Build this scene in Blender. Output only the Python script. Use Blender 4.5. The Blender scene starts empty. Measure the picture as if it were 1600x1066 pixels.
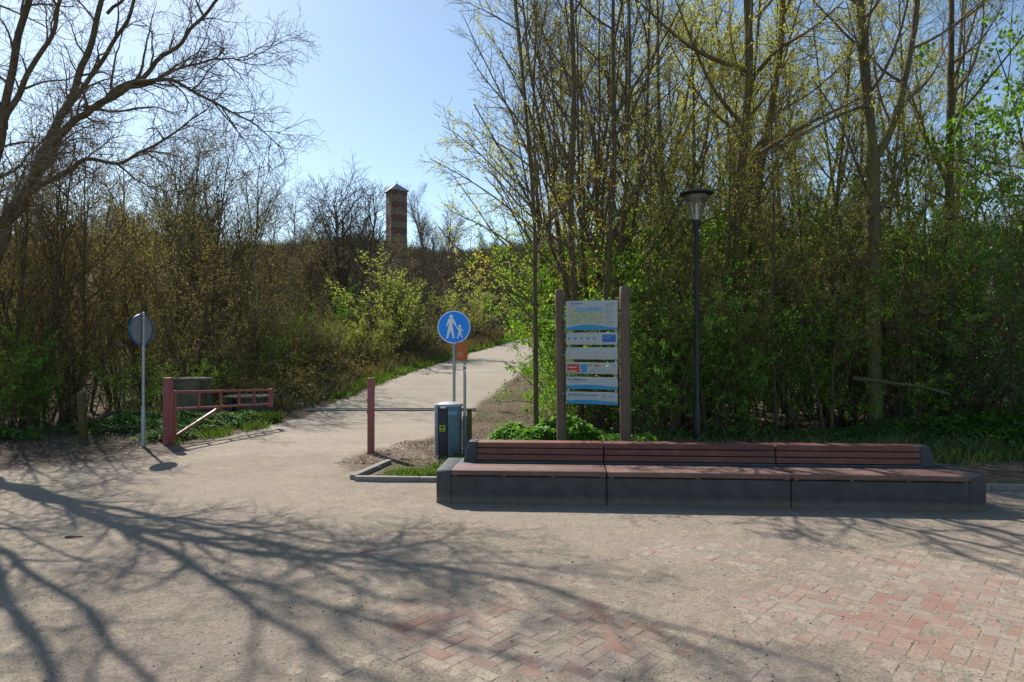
import bpy, bmesh, math, random
import numpy as np
from mathutils import Vector, Matrix

R = math.radians
scene = bpy.context.scene
C = scene.collection

# ------------------------------------------------------------------ camera
EYE = 2.0
F = 1067.0                      # focal length in pixels of the 1600 px wide picture
HOR = 540.0
cam_d = bpy.data.cameras.new('camera')
cam = bpy.data.objects.new('camera', cam_d); C.objects.link(cam)
cam_d.sensor_width = 36.0; cam_d.lens = 24.0
cam_d.clip_start = 0.05; cam_d.clip_end = 6000
cam.location = (0, 0, EYE)
cam.rotation_euler = (R(90) + math.atan((HOR - 533) / F), 0, 0)
scene.camera = cam

# ------------------------------------------------------------------ light
SUN_EL = R(41); SUN_AZ = R(-35.6)          # azimuth measured from +Y towards +X
w = bpy.data.worlds.new('World'); scene.world = w; w.use_nodes = True
nt = w.node_tree
sky = nt.nodes.new('ShaderNodeTexSky'); sky.sky_type = 'NISHITA'; sky.sun_disc = False
sky.sun_elevation = SUN_EL; sky.sun_rotation = SUN_AZ
sky.air_density = 0.9; sky.dust_density = 0.4; sky.ozone_density = 0.6; sky.altitude = 0
bg = nt.nodes['Background']; bg.inputs['Strength'].default_value = 0.105
wb = nt.nodes.new('ShaderNodeMixRGB'); wb.blend_type = 'MULTIPLY'; wb.inputs[0].default_value = 1.0; wb.inputs[2].default_value = (.93, 1.0, .985, 1)
nt.links.new(sky.outputs[0], wb.inputs[1]); nt.links.new(wb.outputs[0], bg.inputs['Color'])
sun_d = bpy.data.lights.new('sun', 'SUN'); sun_d.energy = 5.0; sun_d.angle = R(0.4)
sun_d.color = (1.0, 0.955, 0.89)
sun = bpy.data.objects.new('sun', sun_d); C.objects.link(sun)
to_sun = Vector((math.sin(SUN_AZ) * math.cos(SUN_EL), math.cos(SUN_AZ) * math.cos(SUN_EL), math.sin(SUN_EL)))
sun.rotation_euler = to_sun.to_track_quat('Z', 'Y').to_euler()
sun.location = (-20, 30, 40)
scene.view_settings.view_transform = 'Standard'; scene.view_settings.look = 'None'
scene.view_settings.gamma = 1.0; scene.view_settings.exposure = 0.6
scene.cycles.max_bounces = 6; scene.cycles.transparent_max_bounces = 8
scene.cycles.sample_clamp_indirect = 6.0

# ------------------------------------------------------------------ terrain
def sst(t):
    t = np.clip(t, 0.0, 1.0); return t * t * (3 - 2 * t)
PY = np.array([0, 19, 22, 26, 31, 37, 45, 53, 60, 70, 80, 400.])
PZ = np.array([0, 0.0, .30, .73, 1.02, 1.32, 1.95, 2.62, 2.75, 2.6, 2.6, 2.6])
PCY = np.array([0, 12, 15, 20, 26, 37, 53, 60, 66, 71, 75.])
PCX = np.array([-4.2, -4.2, -3.9, -3.4, -2.2, -.75, 3.3, 6.0, 10.0, 15.0, 22.])
def path_z(y): return np.interp(y, PY, PZ)
def path_x(y): return np.interp(y, PCY, PCX)
# front edge of the kerb
KX0, KY0, KX1, KY1 = -2.31, 10.0, 9.6, 9.2
def kerb_y(x): return KY0 + (x - KX0) * (KY1 - KY0) / (KX1 - KX0)
def terrain(x, y):
    x = np.asarray(x, float); y = np.asarray(y, float)
    px = path_x(np.minimum(y, 66)); pz = path_z(y)
    hill = 15.6 * sst((y - 22) / 92.0) * (1 - 0.35 * sst((y - 125) / 160.0))
    hill = hill + sst((y - 35) / 40) * (1.1 * np.sin(x * .085 + 1.0) * np.sin(y * .07) + .6 * np.sin(x * .21 + y * .13))
    left = sst((-x - 7) / 14) * sst((y - 16) / 20) * 1.6
    right = sst((x - 6) / 10) * sst((y - 15) / 16) * 2.2
    hill = np.maximum(hill + left + right, pz * 0.9)
    v = sst((np.abs(x - px) - 3.0) / 11.0)
    v = np.maximum(v, sst((y - 62) / 16))
    h = pz * (1 - v) + hill * v
    # soft bumps on the unpaved verge
    off = np.clip((np.abs(x - px) - 2.8) / 2.0, 0, 1) * np.clip((y - 10.5) / 2, 0, 1)
    h = h + off * (.05 * np.sin(x * 1.7 + .6) * np.sin(y * 1.3 + x * .4) + .03 * np.sin(x * 3.9) * np.sin(y * 3.1 + 1))
    # raised bed behind the kerb
    bed = sst((x + 2.25) / .1) * sst((y - kerb_y(x) - .05) / .1) * (1 - sst((y - 11.2) / 2.0))
    h = h + .055 * bed
    return h
def tz(x, y): return float(terrain(x, y))
def at(px, d): return ((px - 800) / F * d, d)

# ------------------------------------------------------------------ materials
class N:
    def __init__(s, name):
        s.m = bpy.data.materials.new(name); s.m.use_nodes = True
        s.t = s.m.node_tree; s.t.nodes.clear()
        s.out = s.t.nodes.new('ShaderNodeOutputMaterial')
    def n(s, ty, **kw):
        nd = s.t.nodes.new('ShaderNode' + ty)
        for k, v in kw.items():
            if hasattr(nd, k) and not k[0].isupper(): setattr(nd, k, v)
            else: nd.inputs[k].default_value = v
        return nd
    def l(s, a, b): s.t.links.new(a, b)
    def pos(s):
        return s.n('NewGeometry').outputs['Position']
    def obj(s):
        return s.n('TexCoord').outputs['Object']
    def noise(s, vec, scale, detail=4, rough=.55, dist=0.0):
        nd = s.n('TexNoise'); nd.inputs['Scale'].default_value = scale
        nd.inputs['Detail'].default_value = detail; nd.inputs['Roughness'].default_value = rough
        nd.inputs['Distortion'].default_value = dist
        if vec is not None: s.l(vec, nd.inputs['Vector'])
        return nd.outputs['Fac']
    def ramp(s, fac, stops, interp='LINEAR'):
        nd = s.n('ValToRGB'); cr = nd.color_ramp; cr.interpolation = interp
        while len(cr.elements) < len(stops): cr.elements.new(.5)
        for e, (p, c) in zip(cr.elements, stops):
            e.position = p; e.color = (*c, 1) if len(c) == 3 else c
        s.l(fac, nd.inputs['Fac']); return nd.outputs['Color']
    def mix(s, fac, a, b, blend='MIX'):
        nd = s.n('MixRGB', blend_type=blend)
        for sock, v in ((nd.inputs[0], fac), (nd.inputs[1], a), (nd.inputs[2], b)):
            if isinstance(v, (int, float)): sock.default_value = v
            elif isinstance(v, tuple): sock.default_value = (*v, 1)
            else: s.l(v, sock)
        return nd.outputs[0]
    def math(s, op, a, b=0.0, clamp=False):
        nd = s.n('Math', operation=op); nd.use_clamp = clamp
        for i, v in enumerate((a, b)):
            if isinstance(v, (int, float)): nd.inputs[i].default_value = v
            else: s.l(v, nd.inputs[i])
        return nd.outputs[0]
    def bump(s, h, strength=.5, dist=.01, normal=None):
        nd = s.n('Bump'); nd.inputs['Strength'].default_value = strength; nd.inputs['Distance'].default_value = dist
        s.l(h, nd.inputs['Height'])
        if normal is not None: s.l(normal, nd.inputs['Normal'])
        return nd.outputs[0]
    def bsdf(s, col, rough=.8, bump=None, metal=0, spec=.3, **kw):
        b = s.n('BsdfPrincipled')
        if isinstance(col, tuple): b.inputs['Base Color'].default_value = (*col, 1)
        else: s.l(col, b.inputs['Base Color'])
        if isinstance(rough, (int, float)): b.inputs['Roughness'].default_value = rough
        else: s.l(rough, b.inputs['Roughness'])
        b.inputs['Metallic'].default_value = metal; b.inputs['Specular IOR Level'].default_value = spec
        for k, v in kw.items(): b.inputs[k].default_value = v
        if bump is not None: s.l(bump, b.inputs['Normal'])
        s.l(b.outputs[0], s.out.inputs[0]); return b
    def attr(s, name):
        return s.n('Attribute', attribute_name=name)

def mapscale(g, vec, sc):
    m = g.n('Mapping'); m.inputs['Scale'].default_value = sc; g.l(vec, m.inputs['Vector']); return m.outputs[0]

SAND_A, SAND_B = (.285, .23, .165), (.46, .385, .285)
def sand_color(g, p):
    big = g.noise(p, .55, 5, .6)
    mid = g.noise(p, 5.0, 6, .7)
    fine = g.noise(p, 70, 4, .75)
    c = g.ramp(mid, [(.3, SAND_A), (.7, SAND_B)])
    # dark grit patches that lie in the sand
    grit = g.math('MULTIPLY', g.ramp(big, [(.46, (0, 0, 0)), (.58, (1, 1, 1))]),
                  g.ramp(g.noise(p, 26, 6, .85), [(.46, (0, 0, 0)), (.56, (1, 1, 1))]))
    c = g.mix(g.math('MULTIPLY', grit, .7), c, (.10, .09, .078))
    c = g.mix(g.ramp(fine, [(.42, (1, 1, 1)), (.47, (0, 0, 0))]), c, (.09, .07, .052))
    c = g.mix(g.ramp(g.noise(p, 32, 6, .9), [(.56, (0,) * 3), (.63, (.75,) * 3)]), c, (.52, .44, .33))
    c = g.mix(g.ramp(g.noise(p, 21, 6, .9), [(.40, (.85,) * 3), (.45, (0,) * 3)]), c, (.12, .098, .076))
    c = g.mix(.30, c, g.ramp(g.noise(p, 180, 3, .8), [(.3, (.16, .13, .1)), (.5, (.36, .30, .225)), (.75, (.56, .49, .39))]))
    c = g.mix(g.ramp(g.noise(p, .8, 4, .5), [(.4, (0, 0, 0)), (.7, (.45, .45, .45))]), c, (.30, .235, .205))
    return c, mid, fine

def m_sand():
    g = N('sand'); p = g.pos(); c, mid, fine = sand_color(g, p)
    h = g.math('ADD', g.math('MULTIPLY', g.noise(p, 14, 6, .7), .7), g.math('MULTIPLY', g.noise(p, 75, 4, .85), .5))
    dn = g.math('ADD', g.attr('dirt').outputs['Fac'], g.math('MULTIPLY', g.math('SUBTRACT', g.noise(p, 6, 6, .8), .5), 1.5))
    c = g.mix(g.ramp(dn, [(.3, (0,) * 3), (.6, (.85,) * 3)]), c, g.ramp(g.noise(p, 16, 5, .8), [(.3, (.06, .042, .028)), (.55, (.15, .11, .075)), (.75, (.24, .185, .13))]))
    g.bsdf(c, .95, g.bump(h, 1.0, .024), spec=.12); return g.m
def m_brick():
    g = N('clay_paver'); p = g.pos(); a = g.attr('rnd').outputs['Fac']
    c = g.ramp(a, [(0, (.27, .10, .07)), (.25, (.29, .14, .10)), (.45, (.28, .18, .14)), (.6, (.28, .21, .175)), (.8, (.25, .215, .19)), (1, (.30, .15, .11))])
    c = g.mix(g.math('MULTIPLY', g.noise(p, 60, 5, .8), .55), c, (.20, .16, .14))
    s, mid, fine = sand_color(g, p)
    dust = g.math('ADD', g.ramp(g.noise(p, 1.1, 6, .65), [(.36, (.20,) * 3), (.66, (.85,) * 3)]), g.math('MULTIPLY', g.math('SUBTRACT', g.noise(p, 24, 5, .8), .5), 1.2), True)
    dv = g.math('ADD', g.attr('dust').outputs['Fac'], g.math('MULTIPLY', g.math('SUBTRACT', g.noise(p, 9, 5, .8), .5), 1.6))
    own = g.math('GREATER_THAN', g.math('FRACT', g.math('MULTIPLY', a, 7.31)), .68)
    dust = g.math('MAXIMUM', g.math('MULTIPLY', dust, g.math('SUBTRACT', 1.0, g.math('MULTIPLY', own, .55))), g.math('ADD', g.math('SUBTRACT', dv, g.math('MULTIPLY', own, .35)), 0.0, True))
    c = g.mix(g.math('MULTIPLY', own, .5), c, (.25, .125, .093))
    c = g.mix(dust, c, s)
    g.bsdf(c, .93, g.bump(g.noise(p, 120, 4, .8), .45, .006), spec=.12); return g.m
def m_path():
    g = N('path_concrete'); p = g.pos()
    c = g.ramp(g.noise(p, .9, 6, .6), [(.3, (.27, .235, .185)), (.7, (.36, .315, .25))])
    s, mid, fine = sand_color(g, p)
    c = g.mix(g.ramp(g.noise(p, .5, 5, .6), [(.4, (.15,) * 3), (.65, (.75,) * 3)]), c, s)
    sx = g.n('SeparateXYZ'); g.l(p, sx.inputs[0])
    near = g.math('SUBTRACT', 1, g.math('MULTIPLY', g.math('SUBTRACT', sx.outputs[1], 14.0), .25), True)
    c = g.mix(near, c, s)
    # slab joints across the path and faint tyre bands
    fr = g.math('FRACT', g.math('MULTIPLY', g.math('ADD', sx.outputs[1], .9), 1 / 4.9))
    j = g.math('LESS_THAN', fr, .009)
    c = g.mix(g.math('MULTIPLY', j, .55), c, (.16, .14, .12))
    c = g.mix(g.ramp(g.noise(mapscale(g, p, (1, .12, 1)), 2.4, 5, .7), [(.5, (0,) * 3), (.75, (.35,) * 3)]), c, (.30, .265, .22))
    dn = g.math('ADD', g.attr('dirt').outputs['Fac'], g.math('MULTIPLY', g.math('SUBTRACT', g.noise(p, 5, 6, .8), .5), 1.5))
    c = g.mix(g.ramp(dn, [(.3, (0,) * 3), (.6, (.85,) * 3)]), c, g.ramp(g.noise(p, 16, 5, .8), [(.3, (.06, .042, .028)), (.55, (.15, .11, .075)), (.75, (.24, .185, .13))]))
    c = g.mix(g.ramp(g.noise(p, 55, 4, .8), [(.36, (.5,) * 3), (.46, (0,) * 3)]), c, (.13, .105, .08))
    g.bsdf(c, .92, g.bump(g.noise(p, 40, 5, .8), .8, .014), spec=.15); return g.m
def m_ground():
    g = N('soil'); p = g.pos()
    n1 = g.noise(p, .35, 6, .65); n2 = g.noise(p, 9, 6, .75); n3 = g.noise(p, 60, 4, .8)
    c = g.ramp(n2, [(.3, (.085, .062, .042)), (.5, (.17, .125, .085)), (.72, (.29, .225, .16))])
    c = g.mix(g.ramp(n3, [(.42, (.6,) * 3), (.56, (0,) * 3)]), c, (.05, .036, .025))
    gr = g.math('MULTIPLY', g.ramp(n1, [(.5, (0,) * 3), (.6, (1,) * 3)]), g.ramp(n2, [(.42, (0,) * 3), (.5, (.8,) * 3)]))
    c = g.mix(gr, c, (.055, .085, .02))
    sx = g.n('SeparateXYZ'); g.l(p, sx.inputs[0])
    hill = g.math('MULTIPLY', g.math('SUBTRACT', sx.outputs[1], 34), .05, True)
    hc = g.ramp(g.noise(p, 1.6, 9, .85), [(.3, (.05, .04, .028)), (.5, (.12, .095, .06)), (.62, (.20, .16, .105)), (.8, (.30, .25, .18))])
    c = g.mix(hill, c, hc)
    h = g.math('ADD', n2, g.math('MULTIPLY', n3, .4))
    g.bsdf(c, .98, g.bump(h, .8, .025), spec=.08); return g.m
def m_bark(name, a, b, c3, moss=(.12, .13, .03), mo=.4):
    g = N(name); p = g.obj()
    ps = mapscale(g, p, (1, 1, .22))
    n = g.noise(ps, 26, 6, .75); big = g.noise(p, 1.6, 5, .7)
    col = g.ramp(n, [(.3, a), (.5, b), (.72, c3)])
    col = g.mix(g.math('MULTIPLY', g.ramp(big, [(.45, (0,) * 3), (.6, (1,) * 3)]), mo), col, moss)
    g.bsdf(col, .9, g.bump(n, .8, .02), spec=.15); return g.m
def m_leaf(name, stops, trans=.5, rough=.55):
    g = N(name); a = g.attr('rnd').outputs['Fac']
    c = g.ramp(a, stops)
    d = g.n('BsdfDiffuse'); g.l(c, d.inputs[0])
    t = g.n('BsdfTranslucent'); g.l(g.mix(1.0, c, (1.0, 1.0, .55), 'MULTIPLY'), t.inputs[0])
    mx = g.n('MixShader'); mx.inputs[0].default_value = trans
    g.l(d.outputs[0], mx.inputs[1]); g.l(t.outputs[0], mx.inputs[2])
    gl = g.n('BsdfGlossy'); gl.inputs['Roughness'].default_value = rough; gl.inputs[0].default_value = (1, 1, 1, 1)
    m2 = g.n('MixShader'); m2.inputs[0].default_value = .035
    g.l(mx.outputs[0], m2.inputs[1]); g.l(gl.outputs[0], m2.inputs[2]); g.l(m2.outputs[0], g.out.inputs[0]); return g.m
def m_paint(name, col, rough=.5, var=.25, metal=0, scale=8, dark=(.08, .06, .05), spec=.4):
    g = N(name); p = g.obj(); n = g.noise(p, scale, 7, .75); f = g.noise(p, scale * 9, 4, .8)
    c = g.mix(g.math('MULTIPLY', g.ramp(n, [(.42, (0,) * 3), (.7, (1,) * 3)]), var), col, dark)
    c = g.mix(g.math('MULTIPLY', g.ramp(f, [(.58, (0,) * 3), (.68, (1,) * 3)]), var * .8), c, tuple(min(1, v * 1.6 + .03) for v in col))
    g.bsdf(c, g.math('ADD', g.math('MULTIPLY', n, .3), rough - .15), g.bump(f, .15, .003), metal=metal, spec=spec); return g.m
def m_wood(name, a, b, axis=(1, 14, 14), rough=.62, sc=3.0):
    g = N(name); p = mapscale(g, g.obj(), axis)
    n = g.noise(p, sc, 7, .7, .6); f = g.noise(p, sc * 7, 4, .7)
    c = g.ramp(n, [(.3, a), (.7, b)])
    c = g.mix(g.math('MULTIPLY', f, .3), c, tuple(v * .45 for v in a))
    rr = g.attr('rnd').outputs['Fac']
    c = g.mix(g.math('MULTIPLY', rr, .5), c, tuple(v * .5 for v in a))
    c = g.mix(g.math('MULTIPLY', g.math('GREATER_THAN', rr, .72), .35), c, (.26, .105, .06))
    c = g.mix(g.ramp(g.noise(g.obj(), 3.5, 6, .75), [(.52, (0,) * 3), (.72, (.4,) * 3)]), c, tuple(min(1, v * 1.25 + .03) for v in b))
    g.bsdf(c, rough, g.bump(f, .35, .004), spec=.3); return g.m
def m_concrete(name, a, b, rough=.8, sc=4):
    g = N(name); p = g.obj(); n = g.noise(p, sc, 8, .7); f = g.noise(p, 70, 4, .8)
    c = g.ramp(n, [(.3, a), (.7, b)])
    c = g.mix(g.ramp(f, [(.3, (.5,) * 3), (.42, (0,) * 3)]), c, tuple(v * .5 for v in a))
    sx = g.n('SeparateXYZ'); g.l(p, sx.inputs[0])
    foot = g.math('SUBTRACT', 1, g.math('MULTIPLY', g.math('ADD', sx.outputs[2], g.math('MULTIPLY', g.noise(p, 9, 5, .7), -.12)), 14), True)
    c = g.mix(g.math('MULTIPLY', foot, .5), c, (.22, .18, .13))
    g.bsdf(c, rough, g.bump(f, .3, .004), spec=.35); return g.m

M = {}
M['sand'] = m_sand(); M['brick'] = m_brick(); M['path'] = m_path(); M['soil'] = m_ground()
M['bark'] = m_bark('bark', (.045, .032, .022), (.105, .078, .053), (.21, .16, .11))
M['bark_mossy'] = m_bark('bark_mossy', (.05, .04, .025), (.12, .10, .055), (.2, .17, .10), (.15, .15, .035), .8)
M['bark_pale'] = m_bark('bark_pale', (.11, .09, .07), (.3, .27, .22), (.42, .38, .32), mo=.2)
M['twig'] = m_bark('twig', (.08, .056, .036), (.16, .116, .07), (.28, .21, .13), (.20, .18, .06), .5)
M['twig_left'] = m_bark('twig_left', (.12, .085, .052), (.23, .17, .10), (.36, .28, .17), (.20, .18, .06), .5)
M['twig_grey'] = m_bark('twig_grey', (.075, .058, .045), (.15, .115, .088), (.25, .2, .155), mo=.2)
M['bud'] = m_leaf('bud_leaf', [(0, (.30, .28, .04)), (.5, (.50, .48, .07)), (1, (.64, .58, .13))], .6)
M['olive'] = m_leaf('olive_leaf', [(0, (.17, .15, .04)), (.5, (.30, .26, .065)), (1, (.42, .34, .12))], .55)
M['fresh'] = m_leaf('fresh_leaf', [(0, (.06, .16, .01)), (.4, (.15, .33, .018)), (.8, (.27, .46, .03)), (1, (.38, .50, .06))], .62)
M['deep'] = m_leaf('deep_leaf', [(0, (.035, .095, .012)), (.5, (.08, .19, .018)), (1, (.15, .30, .03))], .58)
M['brownleaf'] = m_leaf('brown_bud', [(0, (.10, .075, .04)), (.5, (.19, .145, .075)), (.9, (.26, .21, .10)), (1, (.30, .29, .09))], .45)
M['leftleaf'] = m_leaf('olive_green_leaf', [(0, (.08, .10, .018)), (.5, (.17, .20, .035)), (1, (.28, .30, .06))], .58)
M['willow'] = m_leaf('willow_leaf', [(0, (.20, .27, .04)), (.5, (.38, .45, .09)), (.85, (.52, .53, .17)), (1, (.66, .60, .38))], .6)
M['nettle'] = m_leaf('nettle_leaf', [(0, (.06, .17, .015)), (.5, (.13, .31, .025)), (1, (.22, .42, .04))], .55)
M['grass'] = m_leaf('grass_blade', [(0, (.04, .085, .012)), (.5, (.085, .165, .018)), (.9, (.18, .25, .04)), (1, (.3, .27, .12))], .5)
M['drygrass'] = m_leaf('dry_grass', [(0, (.10, .08, .035)), (.5, (.18, .15, .07)), (1, (.28, .23, .12))], .3)
M['litter'] = m_leaf('dead_leaf', [(0, (.05, .032, .02)), (.4, (.13, .08, .05)), (.85, (.22, .15, .095)), (1, (.33, .25, .17))], .15)
M['red'] = m_paint('faded_red_paint', (.30, .085, .085), .55, .6, scale=11, dark=(.10, .045, .035))
M['black'] = m_paint('black_paint', (.012, .017, .026), .38, .25, dark=(.03, .03, .03))
M['dark'] = m_paint('dark_plastic', (.018, .022, .03), .5, .3)
M['galv'] = m_paint('galvanised_steel', (.36, .38, .40), .5, .4, metal=.6, dark=(.2, .2, .2))
M['steel'] = m_paint('painted_steel_grey', (.12, .135, .15), .5, .35, metal=.1)
M['signblue'] = m_paint('sign_blue', (.0, .27, .95), .4, .03, dark=(0, .2, .8))
M['signwhite'] = m_paint('sign_white', (.82, .84, .86), .4, .05)
M['signback'] = m_paint('sign_back_grey', (.20, .215, .225), .6, .25, dark=(.12, .12, .12))
M['edgeblue'] = m_paint('edge_blue', (.01, .10, .35), .45, .1)
M['orange'] = m_paint('orange_plate', (.46, .12, .02), .5, .15, dark=(.25, .06, .02))
M['teal'] = m_paint('teal_bin', (.14, .235, .27), .55, .75, scale=5, dark=(.10, .095, .07))
M['mossywood'] = m_wood('mossy_post', (.07, .06, .018), (.14, .115, .035), (9, 9, 1))
M['limegreen'] = m_paint('lime_sticker', (.42, .58, .02), .5, .2)
M['slat'] = m_wood('red_hardwood', (.12, .042, .032), (.27, .105, .075), sc=2.2)
M['slatgrey'] = m_wood('weathered_hardwood', (.135, .062, .048), (.28, .175, .14), sc=2.2)
M['post'] = m_wood('weathered_post', (.085, .055, .036), (.21, .15, .105), (12, 12, .7))
M['benchcon'] = m_concrete('anthracite_concrete', (.032, .034, .037), (.075, .076, .078), .6, 5)
M['kerb'] = m_concrete('kerb_concrete', (.19, .185, .175), (.30, .29, .265), .9, 6)
M['oldcon'] = m_concrete('old_concrete', (.085, .073, .048), (.20, .17, .115), .9, 3)
M['darkcon'] = m_concrete('dark_concrete', (.05, .055, .05), (.12, .12, .105), .9, 3)
M['panel'] = m_paint('panel_grey', (.40, .43, .43), .45, .12, dark=(.33, .35, .34))
M['pblue'] = m_paint('panel_blue', (.01, .25, .50), .45, .06, dark=(0, .18, .45))
M['plight'] = m_paint('panel_light_blue', (.19, .36, .52), .45, .1)
M['pnavy'] = m_paint('panel_navy', (.02, .10, .45), .45, .05)
M['pink'] = m_paint('panel_ink_blue', (.02, .13, .33), .45, .05)
M['pgrey'] = m_paint('panel_print_grey', (.27, .31, .34), .45, .05)
M['pred'] = m_paint('panel_red', (.50, .045, .04), .45, .05)
M['pyellow'] = m_paint('panel_yellow', (.62, .42, .03), .45, .05)
M['pgreen'] = m_paint('panel_green', (.04, .25, .06), .45, .05)
M['pblack'] = m_paint('panel_black', (.02, .02, .025), .45, .05)
M['pbrown'] = m_paint('panel_rust', (.35, .10, .04), .45, .05)
def m_grit():
    g = N('grit'); c = g.ramp(g.attr('rnd').outputs['Fac'], [(0, (.035, .03, .026)), (.45, (.10, .08, .065)), (.75, (.28, .23, .17)), (1, (.50, .45, .38))]); g.bsdf(c, .9); return g.m
M['grit'] = m_grit()
def m_map():
    g = N('panel_map'); p = g.obj()
    n = g.noise(mapscale(g, p, (1, 1, 1.6)), 9, 6, .7)
    c = g.ramp(n, [(.3, (.40, .43, .34)), (.45, (.30, .40, .24)), (.55, (.44, .46, .34)), (.62, (.28, .37, .22)), (.72, (.46, .38, .33))], 'CONSTANT')
    f = g.noise(p, 60, 3, .6)
    c = g.mix(g.ramp(f, [(.60, (0,) * 3), (.63, (1,) * 3)]), c, (.30, .20, .18))
    g.bsdf(c, .5); return g.m
M['map'] = m_map()
M['tile'] = m_concrete('towerred', (.10, .050, .043), (.165, .082, .068), .9, 2)
M['tan'] = m_concrete('towertan', (.15, .112, .072), (.23, .175, .115), .9, 2)
M['zinc'] = m_paint('zinc_roof', (.30, .31, .33), .45, .2, metal=.3)
M['glassdark'] = m_paint('dark_window', (.03, .035, .04), .15, .05)
M['frame'] = m_paint('white_frame', (.42, .42, .40), .5, .1)
def m_lampglass():
    g = N('clear_lamp_glass')
    gl = g.n('BsdfGlossy'); gl.inputs['Roughness'].default_value = .06
    tr = g.n('BsdfTransparent'); tr.inputs[0].default_value = (.86, .87, .88, 1)
    df = g.n('BsdfTranslucent'); df.inputs[0].default_value = (.8, .8, .8, 1)
    fr = g.n('Fresnel'); fr.inputs[0].default_value = 1.5
    a = g.n('MixShader'); g.l(g.math('ADD', fr.outputs[0], .06, True), a.inputs[0]); g.l(tr.outputs[0], a.inputs[1]); g.l(gl.outputs[0], a.inputs[2])
    b = g.n('MixShader'); b.inputs[0].default_value = .2; g.l(a.outputs[0], b.inputs[1]); g.l(df.outputs[0], b.inputs[2])
    g.l(b.outputs[0], g.out.inputs[0]); return g.m
M['lampglass'] = m_lampglass()

# ------------------------------------------------------------------ object helpers
def tag(o, label=None, cat=None, group=None, kind=None):
    if label: o['label'] = label
    if cat: o['category'] = cat
    if group: o['group'] = group
    if kind: o['kind'] = kind
    return o
def empty(name, loc, rz=0, label=None, cat=None, group=None):
    o = bpy.data.objects.new(name, None); C.objects.link(o)
    o.location = loc; o.rotation_euler = (0, 0, rz); o.empty_display_size = .3
    return tag(o, label, cat, group)
def mesh_np(name, V, Q, mats, midx=None, rnd=None, smooth=False):
    """V (n,3), Q (m,4) quads -> mesh"""
    me = bpy.data.meshes.new(name)
    V = np.asarray(V, np.float32); Q = np.asarray(Q, np.int32)
    me.vertices.add(len(V)); me.vertices.foreach_set('co', V.ravel())
    me.loops.add(Q.size); me.loops.foreach_set('vertex_index', Q.ravel())
    me.polygons.add(len(Q)); me.polygons.foreach_set('loop_start', np.arange(0, Q.size, Q.shape[1], dtype=np.int32))
    for m in mats: me.materials.append(m)
    if midx is not None: me.polygons.foreach_set('material_index', np.asarray(midx, np.int32))
    me.polygons.foreach_set('use_smooth', np.full(len(Q), smooth, bool))
    if rnd is not None:
        a = me.attributes.new('rnd', 'FLOAT', 'POINT'); a.data.foreach_set('value', np.asarray(rnd, np.float32))
    me.update(calc_edges=True); return me
def link(name, me, parent=None):
    o = bpy.data.objects.new(name, me); C.objects.link(o)
    if parent: o.parent = parent
    return o
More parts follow.
